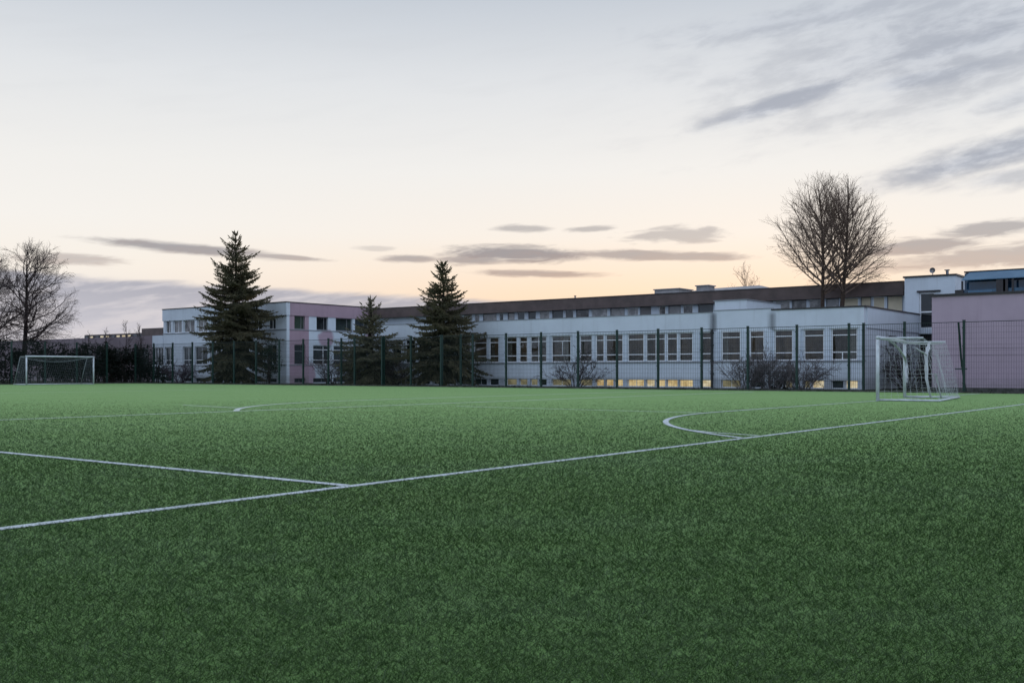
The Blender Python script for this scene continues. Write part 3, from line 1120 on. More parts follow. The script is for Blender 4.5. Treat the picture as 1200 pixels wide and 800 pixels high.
    for i in range(nW):
        a = xx2 + (xx0 - xx2) * (i + .12) / nW
        c = xx2 + (xx0 - xx2) * (i + .82) / nW
        f2.window(r2, a, c, 4.3, 4.72, (), (), M_DFRAME, M_PALEGLOW if i in (1, 3, 4, 6, 7, 8) else M_DKGLASS, 'window', .04, -.09)  # glow painted in for sky showing in these panes, no lamps behind
build_left()

# ------------------------------------------------------------------ stair tower and pink hall (right)
def build_right():
    Y0 = 62.8
    XL, XR = x_at(1060, Y0), x_at(1119.5, Y0)
    root = thing('stair_tower', 'white stair tower with a tall narrow window beside the pink hall', 'stair tower', (XL, Y0, 0))
    fr = Face('front', Y0)
    W = (x_at(1077, Y0), x_at(1096, Y0))
    b = MB()
    fr.box(b, XL, W[0], 0, .3, -.05, 6.5)
    fr.box(b, W[1], XR, 0, .3, -.05, 6.5)
    fr.box(b, W[0], W[1], 0, .3, 5.60, 6.5)
    fr.box(b, W[0], W[1], 0, .3, 3.15, 3.45)
    fr.box(b, W[0], W[1], 0, .3, -.05, .02)
    b.build('wall', M_WHITE, root)
    b = MB()
    b.box(XL, XL + .3, Y0 + .302, Y0 + 6, -.05, 6.5)
    b.box(XR - .3, XR, Y0 + .302, Y0 + 6, -.05, 6.5)
    b.box(XL + .301, XR - .301, Y0 + 5.7, Y0 + 6, -.05, 6.5)
    b.build('side_wall', M_WHITE, root)
    b = MB()
    b.box(XL - .08, XR + .08, Y0 - .08, Y0 + 6.08, 6.502, 6.60)
    b.build('coping', M_COPING, root)
    fr.window(root, W[0], W[1], 3.45, 5.60, (), (4.45,), M_FRAME, M_DKGLASS, 'window', .09, .08)
    b = MB()
    fr.box(b, W[0] - .1, W[1] + .3, -.12, -.002, 5.61, 5.70)
    b.build('lintel', M_COPING, root)
    b = MB()
    fr.box(b, W[0] + .05, W[1] - .05, .12, .18, .03, 3.10)
    d = b.build('door', M_DARKIN, root)
    b = MB()
    fr.box(b, W[0] + .14, W[0] + .18, .06, .115, .9, 1.5)
    b.build('handle', M_METAL, d)
    # roof vent and dish
    dx = x_at(1093, Y0 + 2)
    b = MB()
    b.tube([(dx, Y0 + 2, 6.6), (dx, Y0 + 2, 7.02)], .025, 6)
    m_ = b.build('mast', M_METAL, root)
    b = MB()
    ring = []
    for r_, k in ((.012, .06), (.10, .04), (.17, 0)):
        ring.append([(dx + r_ * math.cos(a), Y0 + 1.93 + k, 7.05 + r_ * math.sin(a)) for a in [i * math.pi / 7 for i in range(14)]])
    o = 0
    vs = [p for q in ring for p in q]
    b.add(vs, [(j * 14 + i, j * 14 + (i + 1) % 14, (j + 1) * 14 + (i + 1) % 14, (j + 1) * 14 + i) for j in range(2) for i in range(14)])
    b.build('dish', M_METAL, m_)
    b = MB()
    vx = x_at(1110, Y0 + 2)
    b.tube([(vx, Y0 + 2, 6.6), (vx, Y0 + 2, 7.0)], .09, 8)
    b.box(vx - .13, vx + .13, Y0 + 1.87, Y0 + 2.13, 7.002, 7.05)
    b.build('vent_pipe', M_METAL, root)

    # --- pink hall
    YH = 51.0
    XH = x_at(1092, YH)
    XE = 8.0
    r2 = thing('pink_hall', 'plain lavender pink hall with a dark roof edge close behind the wire fence', 'hall', (XH, YH, 0))
    b = MB()
    b.box(XH, XE, YH, YH + .3, -.05, 4.50)
    b.box(XH, XH + .3, YH + .302, 66, -.05, 4.50)
    b.box(XE - .3, XE, YH + .302, 66, -.05, 4.50)
    b.box(XH + .302, XE - .302, 65.7, 66, -.05, 4.50)
    b.build('wall', M_HALLPINK, r2)
    b = MB()
    b.box(XH - .10, XE + .1, YH - .10, YH + .4, 4.502, 4.60)
    b.box(XH - .10, XH + .4, YH + .402, 66.1, 4.502, 4.60)
    b.build('coping', M_COPING, r2)
    b = MB()
    b.box(XH + .31, XE - .31, YH + .31, 65.69, 4.30, 4.40)
    b.build('roof', M_ROOF, r2)
    b = MB()
    b.box(XH + .002, XE, YH - .03, YH - .002, -.05, .18)
    b.build('plinth', M_KERB, r2)
    # blue glazed roof storey
    YB = 57.0
    XB = x_at(1127.5, YB)
    b = MB()
    b.box(XB, XE - 1, YB, YB + 6, 4.402, 5.20)
    b.box(XB, XE - 1, YB + .5, YB + 6, 5.202, 6.10)
    gl = b.build('roof_glazing', M_BLUE, r2)
    b = MB()
    # sloping upper sheet, overhanging the panes
    x0 = XB
    b.add([(XB, YB - .15, 5.72), (XE - 1, YB - .15, 5.72), (XE - 1, YB + .45, 6.14), (XB + .25, YB + .45, 6.14),
           (XB, YB - .15, 5.68), (XE - 1, YB - .15, 5.68), (XE - 1, YB + .45, 6.10), (XB + .25, YB + .45, 6.10)],
          [(0, 1, 2, 3), (7, 6, 5, 4), (0, 4, 5, 1), (1, 5, 6, 2), (2, 6, 7, 3), (3, 7, 4, 0)])
    b.build('upper_sheet', M_BLUELT, gl)
    b = MB()
    rr = random.Random(11)
    x = XB + .3
    i = 0
    while x < XE - 3:
        wd = rr.uniform(.8, 1.6)
        b.box(x, x + wd, YB - .03 - .02 * (i % 2), YB - .002, 4.55, rr.choice((4.95, 5.05, 5.15)))
        x += wd + rr.uniform(.05, .6)
        i += 1
    b.build('pale_panel', M_BLUELT, gl)
    b = MB()
    b.box(XB - .02, XE - .98, YB + .46, YB + 6.02, 6.142, 6.21)
    b.build('roof_edge', M_COPING, gl)
    b = MB()
    for i, p in enumerate((1127, 1168, 1176, 1186, 1215, 1240)):
        xx = x_at(p, YB)
        b.box(xx, xx + (.55 if i == 1 else .10), YB - .10, YB - .055, 4.41, 5.66)
    b.build('mullion', M_COPING, gl)
    b = MB()
    xx = x_at(1119, YB + .5)
    b.box(xx, XB - .03, YB + .5, YB + 3, 4.402, 5.25)
    b.build('roof_hatch', M_COPING, r2)
build_right()

# ------------------------------------------------------------------ fences
def mesh_panel(w, z0, z1, along):
    """welded twin wire panel, w metres long, in local coordinates from 0 to w"""
    b = MB()
    r = .0042
    def bar(u0, u1, za, zb, d=0):
        if along == 'x':
            b.box(u0, u1, d - r, d + r, za, zb)
        else:
            b.box(d - r, d + r, u0, u1, za, zb)
    n = int(w / .1)
    for i in range(n + 1):
        u = .02 + (w - .04) * i / n
        bar(u - r * .8, u + r * .8, z0, z1, 0)
    z = z0 + .01
    while z < z1:
        for s in (-1, 1):
            bar(0, w, z - r * .6, z + r * .6, s * .009)
        z += .25
    for zz, t in ((z1 - .012, .014), (1.64, .006), (1.93, .006)):
        bar(0, w, zz - t, zz + t, -.02)
    return b

def post_mb(h, s=.05):
    b = MB()
    b.box(-s, s, -s, s, -.02, h)
    b.box(-s - .006, s + .006, -s - .006, s + .006, h + .001, h + .025)
    for z in (.4, 1.2, 2.0, 2.8):
        b.box(-s - .012, s + .012, -s - .03, -s - .002, z, z + .045)
    return b

def fence(name, label, start, n, along, posts_extra=(), H=3.14):
    root = thing(name, label, 'fence', (start[0], start[1], 0))
    pm = post_mb(H).build('post', M_POST, None)
    pan = mesh_panel(2.5, .09, H - .06, along).build('mesh_panel', M_WIRE, None)
    pm.parent = root
    pan.parent = root
    d = -1
    for i in range(n + 1):
        if i:
            q = pm.copy(); COL.objects.link(q)
        else:
            q = pm
        q.parent = root
        q.location = (d * 2.5 * i, 0, 0) if along == 'x' else (0, d * 2.5 * i, 0)
    for i in range(n):
        if i:
            q = pan.copy(); COL.objects.link(q)
        else:
            q = pan
        q.parent = root
        q.location = (d * 2.5 * (i + 1), -.045, 0) if along == 'x' else (.045, d * 2.5 * (i + 1), 0)
    for u in posts_extra:
        q = pm.copy(); COL.objects.link(q)
        q.parent = root
        q.location = (u - start[0], .12, 0)
    return root

N_R = 12
fx0 = -11.25 + 2.5 * 6
ex = [x_at(1012, FENCE_Y + .12), x_at(540, FENCE_Y + .12), x_at(518, FENCE_Y + .12), x_at(450, FENCE_Y + .12), x_at(400, FENCE_Y + .12)]
rf = fence('wire_fence', 'tall dark green wire mesh fence along the far side of the pitch before the school', (fx0, FENCE_Y), 6 + 25, 'x', ex)
b = MB()
b.tube([(-11.50, FENCE_Y + .10, 3.06), (-11.42, FENCE_Y + .22, 1.5), (-11.28, FENCE_Y + .42, .02)], .05, 6)
b.box(-11.6, -11.1, FENCE_Y - .09, FENCE_Y - .05, 1.02, 1.07)
b.build('brace', M_POST, rf)
fence('wire_fence', 'dark green wire mesh fence behind the far left goal, running towards the viewer', (FENCE_X, FENCE_Y - 2.5), 20, 'y')

def weeds():
    r = random.Random(77)
    b = MB()
    for i in range(9000):
        x = r.uniform(FENCE_X, 14)
        y = FENCE_Y + (r.choice((-1, 1)) * .125 + r.gauss(0, .035)) + (.25 * r.random() if r.random() < .4 else 0)
        k = .5 + .5 * math.sin(x * 1.7 + 2 * math.sin(x * .6))
        h = r.uniform(.04, .10) + .16 * k * r.random()
        a = r.uniform(0, 6.28)
        w = r.uniform(.006, .014)
        dx, dy = math.cos(a), math.sin(a)
        b.add([(x - dy * w, y + dx * w, 0), (x + dy * w, y - dx * w, 0), (x + dx * h * .6, y + dy * h * .4, h)], [(0, 1, 2)])
    struct(b.build('weeds', M_VERGE), 'stuff')
weeds()

# ------------------------------------------------------------------ goals
def net_grid(b, P, nu, nv, r, sag=0.0, seed=0):
    """netting over a bilinear patch P(u, v)"""
    rr = random.Random(seed)
    J = [[Vector(P(i / nu, j / nv)) + Vector((rr.gauss(0, sag), rr.gauss(0, sag), rr.gauss(0, sag))) for j in range(nv + 1)] for i in range(nu + 1)]
    for i in range(nu + 1):
        b.tube(J[i], r, 3, False)
    for j in range(nv + 1):
        b.tube([J[i][j] for i in range(nu + 1)], r, 3, False)

def goal(label, near, ang, depth_t, depth_b, net_r, hang, metal, group):
    """posts from near (local origin) along +u, depth along +d; ang = direction of u in the site plane"""
    root = thing('goal', label, 'football goal', (near[0], near[1], 0), group)
    ux, uy = math.cos(ang), math.sin(ang)
    dx, dy = depth_dir(ang, hang['flip'])
    Wd, H = 5.0, 2.0
    def P(u, d, z):
        return (near[0] + ux * u + dx * d, near[1] + uy * u + dy * d, z)
    r = .055
    for u in (0, Wd):
        b = MB()
        b.tube([P(u, 0, 0.0), P(u, 0, H - .06)], r, 10)
        b.build('post', M_GOAL, root, True)
    b = MB()
    b.tube([P(-r, 0, H), P(Wd + r, 0, H)], r, 10)
    b.build('crossbar', M_GOAL, root, True)
    for u in (0, Wd):
        b = MB()
        b.tube([P(u, r, H - .02), P(u, depth_t, H - .03)], .028, 8)
        if metal:
            b.tube([P(u, depth_t + .01, H - .03), P(u, depth_b - .02, .05)], .022, 8)
        b.build('net_support', M_GOAL if not metal else M_GALV, root, True)
        b = MB()
        b.tube([P(u, r, .035), P(u, depth_b - .03, .035)], .032, 8)
        b.build('ground_bar', M_GOAL, root, True)
    b = MB()
    b.tube([P(-.03, depth_b, .035), P(Wd + .03, depth_b, .035)], .034, 8)
    b.build('rear_bar', M_GOAL, root, True)
    # netting: back, top, sides
    b = MB()
    def lerp(a, c, t):
        return a + (c - a) * t
    sagt = hang['sag']
    def back(u, v):
        dd = lerp(depth_t, depth_b, v)
        z = lerp(H - .05 - sagt * 4 * u * (1 - u), .04, v)
        dd += .10 * math.sin(v * math.pi) * math.sin(u * 7)
        return P(.04 + (Wd - .08) * u, dd, z)
    net_grid(b, back, 32, 14, net_r, .012, 2)
    def top(u, v):
        z = H - .04 - sagt * 4 * u * (1 - u) * v - .06 * math.sin(v * math.pi)
        return P(.04 + (Wd - .08) * u, lerp(.04, depth_t, v), z)
    net_grid(b, top, 32, 6, net_r, .012, 3)
    for u in (.02, Wd - .02):
        def side(a, v):
            dd = lerp(.03, lerp(depth_t, depth_b, v), a)
            return P(u + .05 * math.sin(v * 5 + a * 3), dd, lerp(H - .05, .04, v))
        net_grid(b, side, 9, 14, net_r, .012, 5)
    if metal:
        b.tube([back(i / 14, 0) for i in range(15)], .018, 4, False)
    b.build('net', M_NETDULL if metal else M_NET, root)
    # bunched hanks of netting
    if hang['hanks']:
        for path, rs in hang['hanks']:
            b = MB()
            rr = random.Random(9)
            for s in range(7):
                pts = []
                for (u, d, z) in path:
                    pts.append(P(u + rr.gauss(0, .03), d + rr.gauss(0, .03), z))
                b.tube(pts, [q * rr.uniform(.3, .62) for q in rs], 5)
            b.build('bunched_net', M_NET, root, True)
    return root

def depth_dir(ang, flip):
    return (math.sin(ang) * flip, -math.cos(ang) * flip)

nx, ny = site(1028.5, 32.3)
fxp, fyp = site(1060, 36.6)
ang = math.atan2(fyp - ny, fxp - nx)
HANK = [([(1.9, .05, 1.95), (3.2, .08, 1.72), (4.2, .12, 1.45), (4.45, .16, 1.15), (3.9, .25, .9), (3.2, .35, .55)], [.015, .03, .05, .042, .025, .008]),
        ([(1.9, 1.25, 1.90), (1.35, 1.3, 1.66), (.95, 1.3, 1.48), (.92, 1.3, 1.0), (.8, 1.32, .72), (.8, 1.38, .3), (.95, 1.45, .08)], [.015, .045, .055, .055, .05, .02, .012]),
        ([(.2, 1.1, 1.66), (.6, 1.25, 1.52), (.95, 1.3, 1.46)], [.02, .025, .03]),
        ([(1.2, 1.35, .85), (1.8, 1.45, .86), (2.0, 1.6, .06)], [.012, .016, .015])]
goal('white goal standing in front of the pink hall with bunched torn netting', (nx, ny), ang, 1.35, 1.8, .0028, dict(flip=1, sag=.10, hanks=HANK), False, 'football goals facing each other')
lx, ly = site(31, 71.0)
goal('white goal before the dark hedge at the far left, net sagging from its crossbar', (lx, ly), math.pi / 2, .85, 1.75, .0035,
     dict(flip=-1, sag=.32, hanks=None), True, 'football goals facing each other')

# ------------------------------------------------------------------ trees
def rot_about(v, ax, a):
    return Matrix.Rotation(a, 3, ax) @ v

class Grower:
    def __init__(self, seed):
        self.r = random.Random(seed)

    def limb(self, p, d, L, rad_, n, wob, up, taper=.25):
        """points, radii of one limb"""
        pts, rs = [Vector(p)], [rad_]
        d = Vector(d).normalized()
        for i in range(n):
            d = d + Vector((self.r.gauss(0, wob), self.r.gauss(0, wob), self.r.gauss(0, wob) + up))
            d.normalize()
            pts.append(pts[-1] + d * (L / n))
            rs.append(rad_ * (1 - (1 - taper) * (i + 1) / n))
        return pts, rs

def at_path(pts, t):
    f = t * (len(pts) - 1)
    i = min(int(f), len(pts) - 2)
    return pts[i].lerp(pts[i + 1], f - i), (pts[i + 1] - pts[i]).normalized()

def side_dir(g, d, ang):
    o = d.orthogonal().normalized()
    o = rot_about(o, d, g.r.uniform(0, 2 * math.pi))
    return (d * math.cos(ang) + o * math.sin(ang)).normalized()

def bare_tree(label, base, stems, seed, mb_, mt_, spec, name='bare_tree', group=None, rmin=.0065):
    """stems: (dx, dy, height, lean x, lean y, radius, first branch height)"""
    root = thing(name, label, 'tree', (base[0], base[1], 0), group)
    g = Grower(seed)
    for (sx, sy, H, lx_, ly_, R, zb) in stems:
        tb, cb = MB(), MB()
        pts, rs = [], []
        n = 12
        for i in range(n + 1):
            t = i / n
            wob = .10 * math.sin(5 * t + seed) * (t > .1)
            pts.append(Vector((base[0] + sx + lx_ * t ** 1.4 + wob, base[1] + sy + ly_ * t ** 1.4 + wob * .5, H * t - .05)))
            rs.append(R * (1.25 if i == 0 else 1) * (1 - .95 * t ** .62) + .010)
        tb.tube(pts, rs, 9)
        tb.build('trunk', mb_, root, True)
        nb = spec['n1']
        for k in range(nb):
            t = (zb / H) + (1 - zb / H) * ((k + g.r.random()) / nb) ** spec.get('bias', 1.0) * .98
            p, d = at_path(pts, min(t, .99))
            s = (t - zb / H) / (1 - zb / H)
            env = spec['env'](s)
            ang_ = spec['ang'](s) + g.r.gauss(0, .10)
            dd = side_dir(g, d, ang_)
            L = env * g.r.uniform(.75, 1.12)
            if 'dome' in spec:              # reach out to one common rounded outline
                c, q = spec['dome']
                o = Vector(((p.x - c[0]) / q[0], (p.y - c[1]) / q[1], (p.z - c[2]) / q[2]))
                v_ = (dd + Vector((0, 0, .16))).normalized()
                v_ = Vector((v_.x / q[0], v_.y / q[1], v_.z / q[2]))
                A_, B_, C_ = v_.dot(v_), o.dot(v_), o.dot(o) - 1
                D_ = B_ * B_ - A_ * C_
                L = max(.45, (-B_ + math.sqrt(D_)) / A_ if D_ > 0 else .45) * g.r.uniform(.80, 1.04)
                L = min(L, 5.6)
            r0 = max(.014, min(R * .45 * (1 - .75 * s), L * .0120 + .005))
            if len(stems) > 1:
                inward = dd.x * (1 if lx_ < 0 else -1)
                if inward > .55:
                    L *= .85
            b1, r1 = g.limb(p, dd, L, r0, 8, spec['wob'], spec['up'], .22)
            cb.tube(b1, r1, 5, False)
            n2 = max(3, int(L * spec['n2']))
            for j in range(n2):
                t2 = .18 + .80 * (j + g.r.random()) / n2
                p2, d2 = at_path(b1, t2)
                L2 = L * (.52 * (1 - t2) + .16) * g.r.uniform(.7, 1.25)
                dd2 = side_dir(g, d2, g.r.uniform(.45, .95))
                b2, r2 = g.limb(p2, dd2, L2, max(rmin * 1.15, r0 * (1 - .75 * t2) * .50), 5, spec['wob'] * 1.1, spec['up'] * .9, .3)
                cb.tube(b2, r2, 4, False)
                n3 = max(2, int(L2 * spec['n3']))
                for q in range(n3):
                    t3 = .2 + .8 * (q + g.r.random()) / n3
                    p3, d3 = at_path(b2, min(t3, .99))
                    L3 = (L2 * .45 * (1.1 - t3) + .22) * g.r.uniform(.7, 1.3)
                    dd3 = side_dir(g, d3, g.r.uniform(.4, .9))
                    b3, r3 = g.limb(p3, dd3, L3, rmin, 3, spec['wob'] * 1.2, spec['up'], .55)
                    cb.tube(b3, r3, 3, False)
        cb.build('branches', mt_, root)
    return root

# the twin-stemmed tree in the yard
def g_ang(s):
    return 1.02 - .60 * s

SPEC_UP = dict(n1=42, n2=3.3, n3=5.4, wob=.085, up=.055, bias=1.2,
               env=lambda s: 4.9 * (1 - s) ** .62 + .5, ang=lambda s: g_ang(s))
ty = 61.7
tx = x_at(967, ty)
SPEC_UP['dome'] = ((tx + .1, ty, 7.7), (4.0, 3.9, 5.3))
bare_tree('tall bare tree with two trunks rising behind the low roof on the right', (tx, ty),
          [(0, 0, 12.2, -.45, 0, .24, 5.6), (.95, .1, 12.7, .35, .1, .27, 5.6)], 4, M_BARKR, M_TWIGR, SPEC_UP)
# the spreading tree behind the left goal
SPEC_SP = dict(n1=42, n2=3.8, n3=5.4, wob=.17, up=.020, bias=1.0,
               env=lambda s: 5.5 * (1 - s) ** .55 * (.75 + .25 * min(1, s * 4)) + .5, ang=lambda s: 1.18 - .55 * s)
bx, by = site(27, 85)
bare_tree('large bare spreading tree behind the far left goal', (bx, by), [(0, 0, 11.1, .5, .2, .32, 3.0)], 12, M_BARK, M_TWIG, SPEC_SP, rmin=.0085)
bx, by = site(-22, 82)
bare_tree('bare tree cut by the left edge of the picture', (bx, by), [(0, 0, 9.6, .3, .2, .26, 2.2)], 21, M_BARK, M_TWIG, SPEC_SP, rmin=.0085)
SPEC_SM = dict(n1=20, n2=3.5, n3=4.0, wob=.10, up=.07, env=lambda s: 2.0 * (1 - s) ** .7 + .4, ang=lambda s: .9 - .4 * s)
bx, by = site(872, 88)
bare_tree('pale crown of a bare tree just showing over the dark roof', (bx, by), [(0, 0, 9.7, .2, 0, .16, 4.5)], 31, M_BARKR, M_TWIGR, dict(SPEC_SM, env=lambda s: 2.9 * (1 - s) ** .6 + .4), rmin=.007)
SAP = [(103, 96, 5.4, 'slim bare sapling nearest the left goal against the grey pink wall'),
       (122, 97, 5.9, 'bare sapling left of the tallest one before the grey pink wall'),
       (146, 94, 6.8, 'tallest of the bare saplings before the grey pink wall'),
       (163, 95, 6.3, 'bare sapling nearest the white wall on the left')]
for i, (p, Yd, h, lab) in enumerate(SAP):
    h *= .82
    x, y = site(p, Yd)
    y = min(y, 53.6)
    x = x_at(p, y)
    bare_tree(lab, (x, y), [(0, 0, h, .15, 0, .07, 1.2)], 40 + i, M_BARK, M_TWIG, dict(SPEC_SM, env=lambda s: 1.15 * (1 - s) ** .7 + .25, n1=22, n2=5), 'bare_sapling', 'bare saplings by the left wing', .008)

LOWT = lambda t: .62 + .38 * min(1.0, t / .13)
def spruce(label, base, H, R, z0, seed, m_, dens=1.0, ragged=.25, power=.85, name='spruce_tree', low=None):
    root = thing(name, label, 'tree', (base[0], base[1], 0), 'spruces between the fence and the school')
    r = random.Random(seed)
    g = Grower(seed)
    b = MB()
    pts = [Vector((base[0] + .04 * math.sin(i), base[1] + .04 * math.cos(i * 1.7), H * i / 10 - .05 * (i == 0))) for i in range(11)]
    b.tube(pts, [R * .062 * (1.25 if i == 0 else 1) * (1 - i / 10) ** .9 + .012 for i in range(11)], 8)
    b.build('trunk', M_BARK, root, True)
    cb, wb = MB(), MB()

    def spray(p, d, L, w, n=1):
        """flat tapering tuft of needles, two crossed strips"""
        d = d.normalized()
        o = d.orthogonal().normalized()
        o = rot_about(o, d, r.uniform(0, 3.14))
        for k in range(2):
            q = o if k == 0 else d.cross(o)
            a, m2, e = p, p + d * L * .45, p + d * L
            cb.add([a - q * w * .35, a + q * w * .35, m2 + q * w * .5, e, m2 - q * w * .5], [(0, 1, 2, 3, 4)])
    z = z0
    wh = 0
    while z < H - .12:
        t = (z - z0) / (H - z0)
        env = R * (1 - t) ** power
        if low:
            env *= low(t)
        nb = r.randint(7, 10) if t < .75 else r.randint(4, 7)
        a0 = r.uniform(0, 6.28)
        wl = r.uniform(1 - ragged, 1 + ragged * .45)
        for k in range(nb):
            a = a0 + 6.283 * k / nb + r.gauss(0, .22)
            L = max(.12, env * wl * r.uniform(1 - ragged, 1.12))
            el0 = .95 * t - .28 + r.gauss(0, .13)
            d = Vector((math.cos(a) * math.cos(el0), math.sin(a) * math.cos(el0), math.sin(el0)))
            n = 6
            p = Vector((base[0], base[1], z + r.gauss(0, .04)))
            path = [p.copy()]
            for i in range(n):
                s = (i + 1) / n
                dz = -.10 * math.sin(s * 2.4) * (1 - t) + (.16 * s ** 2 if s > .5 else 0)
                d = (d + Vector((r.gauss(0, .03), r.gauss(0, .03), dz))).normalized()
                p = p + d * L / n
                path.append(p.copy())
            wb.tube(path, [max(.006, .012 + L * .007 * (1 - i / n)) for i in range(n + 1)], 4, False)
            step = .135 / dens
            m_n = max(3, int(L / step))
            for i in range(m_n):
                s = .10 + .90 * (i + r.random() * .6) / m_n
                q, dd = at_path(path, min(s, .999))
                lat = Vector((-dd.y, dd.x, 0))
                lat = lat.normalized() if lat.length > .01 else Vector((1, 0, 0))
                ll = (.16 + .42 * L * (1 - s) * min(1, s * 4)) * r.uniform(.6, 1.2)
                for sg in (-1, 1):
                    ld = (dd * r.uniform(.7, 1.0) + lat * sg * r.uniform(.5, .9) + Vector((0, 0, -r.uniform(.0, .35) * (1 - t)))).normalized()
                    k2 = max(1, int(ll / .13))
                    for u2 in range(k2):
                        p2 = q + ld * ll * u2 / k2 - Vector((0, 0, .10 * ll * (u2 / k2) ** 2))
                        sd2 = (ld + lat * r.gauss(0, .55) + dd * r.gauss(0, .4) + Vector((0, 0, r.gauss(-.12, .3)))).normalized()
                        spray(p2, sd2, r.uniform(.15, .30), .055)
                        if r.random() < .5 * (1 - t):
                            spray(p2, Vector((r.gauss(0, .3), r.gauss(0, .3), -1)), r.uniform(.12, .34), .055)
                if r.random() < .4:
                    spray(q, Vector((r.gauss(0, .5), r.gauss(0, .5), .8)) + dd, .16, .06)
            spray(path[-1], d, .24, .08)
        z += r.uniform(.20, .36) * (1 if t < .7 else 1.35)
        wh += 1
    for i in range(10):
        zz = H - .75 + .075 * i
        for k in range(4):
            a = r.uniform(0, 6.28)
            spray(Vector((base[0], base[1], zz)), Vector((math.cos(a), math.sin(a), .8)), .22 * (1 - i / 12), .06)
    spray(Vector((base[0], base[1], H - .1)), Vector((0, 0, 1)), .25, .05)
    bo = wb.build('branches', M_BARK, root)
    cb.build('needles', m_, bo)
    return root

sx = x_at(276, 50.9)
spruce('tallest dark spruce, standing in front of the white two storey front', (sx, 50.9), 11.75, 4.5, .9, 1, M_NEEDLE, 1.0, .38, .68, low=LOWT)
sx = x_at(519, 50.2)
spruce('dark broad spruce in front of the low white wing', (sx, 50.2), 8.0, 3.4, .95, 2, M_NEEDLE, 1.1, .30, .66, low=LOWT)
sx = x_at(434, 50.4)
spruce('smaller thin spruce with a sparse ragged crown, between two darker spruces', (sx, 50.4), 6.15, 4.0, .2, 3, M_NEEDLE2, .70, .42, .95)

# ------------------------------------------------------------------ shrubs
def twig_shrub(label, base, H, Wd, n, seed, m_, name='bare_shrub', group='bare shrubs behind the fence', depth=1.0):
    root = thing(name, label, 'shrub', (base[0], base[1], 0), group)
    g = Grower(seed)
    sb, tb = MB(), MB()
    for k in range(n):
        a = g.r.uniform(0, 6.28)
        rr = g.r.random() ** .6
        p = Vector((base[0] + math.cos(a) * rr * Wd * .22, base[1] + math.sin(a) * rr * .18 * depth, -.02))
        d = Vector((math.cos(a) * rr * Wd / H * .75, math.sin(a) * rr * .7 * depth, 1.0))
        L = H * g.r.uniform(.75, 1.15)
        b1, r1 = g.limb(p, d, L, .017, 6, .13, -.01, .35)
        sb.tube(b1, r1, 4, False)
        for j in range(8):
            t2 = .25 + .75 * g.r.random()
            p2, d2 = at_path(b1, min(t2, .99))
            b2, r2 = g.limb(p2, side_dir(g, d2, g.r.uniform(.4, 1.0)), L * .35 * g.r.uniform(.5, 1.2), .010, 4, .2, .01, .6)
            tb.tube(b2, r2, 3, False)
            for q in range(4):
                p3, d3 = at_path(b2, .2 + .79 * g.r.random())
                b3, r3 = g.limb(p3, side_dir(g, d3, g.r.uniform(.4, 1.1)), g.r.uniform(.12, .3), .008, 2, .25, .02, .7)
                tb.tube(b3, r3, 3, False)
    so = sb.build('stems', m_, root)
    tb.build('twigs', m_, root)
    return root

def sp(px, y):
    return (x_at(px, y), y)
twig_shrub('small twiggy shrub in front of the lit basement windows, alone at mid fence', sp(675, 51.2), 1.85, 2.7, 26, 1, M_TWIG)
twig_shrub('left one of the pale twiggy shrubs near the right fence posts', sp(872, 50.6), 1.6, 2.3, 34, 2, M_LICHEN)
twig_shrub('middle one of the pale twiggy shrubs near the right fence posts', sp(902, 50.9), 1.75, 2.2, 34, 3, M_LICHEN)
twig_shrub('right one of the pale twiggy shrubs near the right fence posts', sp(938, 50.6), 1.55, 2.4, 36, 4, M_LICHEN)
twig_shrub('purplish twiggy shrub left of the tallest spruce', sp(211, 51), 1.6, 3.0, 40, 5, M_PURPLE)
twig_shrub('loose twiggy shrub between the pink corner and the thin spruce', sp(389, 51.5), 2.2, 2.4, 24, 6, M_TWIG)
twig_shrub('dense dark twiggy shrub at the left foot of the thin spruce', sp(413, 51), 2.1, 2.2, 40, 7, M_TWIG)
twig_shrub('low dark twiggy shrub at the right foot of the thin spruce', sp(460, 51.2), 1.7, 2.6, 40, 8, M_TWIG)
twig_shrub('dark twiggy shrub in the yard behind the right goal', sp(1066, 56.5), 2.5, 2.6, 46, 9, M_TWIG, depth=2.0)

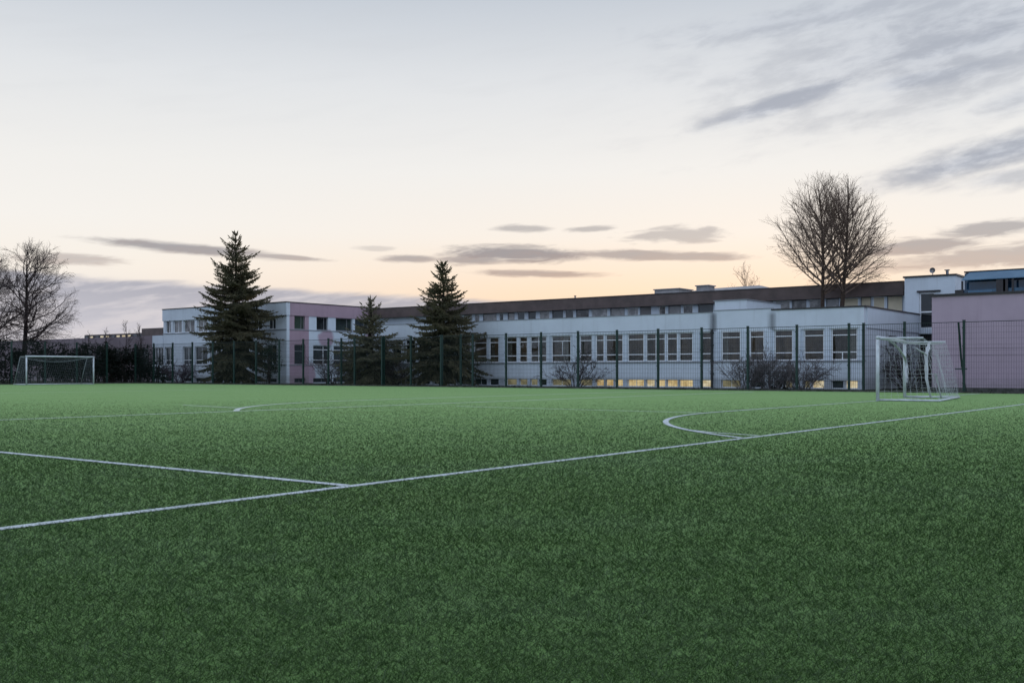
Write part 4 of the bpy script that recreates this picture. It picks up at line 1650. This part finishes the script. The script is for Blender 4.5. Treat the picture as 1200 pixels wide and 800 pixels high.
def leafy(name, label, cat, boxes, n, seed, m_, size=(.10, .22), group=None):
    """boxes: (x, y, rx, ry, h) lumps"""
    root = thing(name, label, cat, (boxes[0][0], boxes[0][1], 0), group)
    r = random.Random(seed)
    lb, sb = MB(), MB()
    for (x, y, rx, ry, h) in boxes:
        for i in range(5):
            a = r.uniform(0, 6.28)
            p = Vector((x + r.gauss(0, rx * .3), y + r.gauss(0, ry * .3), -.02))
            sb.tube([p, p + Vector((r.gauss(0, .15), r.gauss(0, .15), h * .5)), p + Vector((r.gauss(0, .4), r.gauss(0, .4), h * r.uniform(.85, 1.15)))], [.04, .025, .008], 4, False)
        lumps = [(x + r.uniform(-.8, .8) * rx, y + r.uniform(-.6, .6) * ry, h * r.uniform(.15, .88), r.uniform(.35, .65)) for _ in range(16)]
        for i in range(n):
            lx_, ly_, lz, lr = r.choice(lumps)
            v = Vector((r.gauss(0, 1), r.gauss(0, 1), r.gauss(0, 1))).normalized() * lr * r.random() ** .4
            p = Vector((lx_ + v.x * 1.1, ly_ + v.y, max(.03, lz + v.z)))
            s = r.uniform(*size)
            d = Vector((r.gauss(0, 1), r.gauss(0, 1), r.gauss(0, .7) + .3)).normalized()
            o = rot_about(d.orthogonal().normalized(), d, r.uniform(0, 6.28))
            lb.add([p - o * s * .3, p + d * s * .5 - o * s * .05, p + d * s, p + o * s * .32 + d * s * .4], [(0, 1, 2, 3)])
    st = sb.build('stems', M_BARK, root)
    lb.build('foliage', m_, root)
    return root

# dark hedge behind the left goal: a row of lumps outside the left fence
r = random.Random(8)
bxs = []
y = 27.0
while y < 49:
    bxs.append((FENCE_X - 2.2 + r.uniform(-.3, .5), y, .9, .9, r.uniform(2.6, 3.5)))
    y += 1.15
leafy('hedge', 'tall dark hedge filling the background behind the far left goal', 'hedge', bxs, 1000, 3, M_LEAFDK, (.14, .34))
bxs = []
x = -76.5
while x > -93:
    bxs.append((x, 50.6 + r.uniform(-.4, .4), .9, .8, r.uniform(1.7, 2.6)))
    x -= 1.15
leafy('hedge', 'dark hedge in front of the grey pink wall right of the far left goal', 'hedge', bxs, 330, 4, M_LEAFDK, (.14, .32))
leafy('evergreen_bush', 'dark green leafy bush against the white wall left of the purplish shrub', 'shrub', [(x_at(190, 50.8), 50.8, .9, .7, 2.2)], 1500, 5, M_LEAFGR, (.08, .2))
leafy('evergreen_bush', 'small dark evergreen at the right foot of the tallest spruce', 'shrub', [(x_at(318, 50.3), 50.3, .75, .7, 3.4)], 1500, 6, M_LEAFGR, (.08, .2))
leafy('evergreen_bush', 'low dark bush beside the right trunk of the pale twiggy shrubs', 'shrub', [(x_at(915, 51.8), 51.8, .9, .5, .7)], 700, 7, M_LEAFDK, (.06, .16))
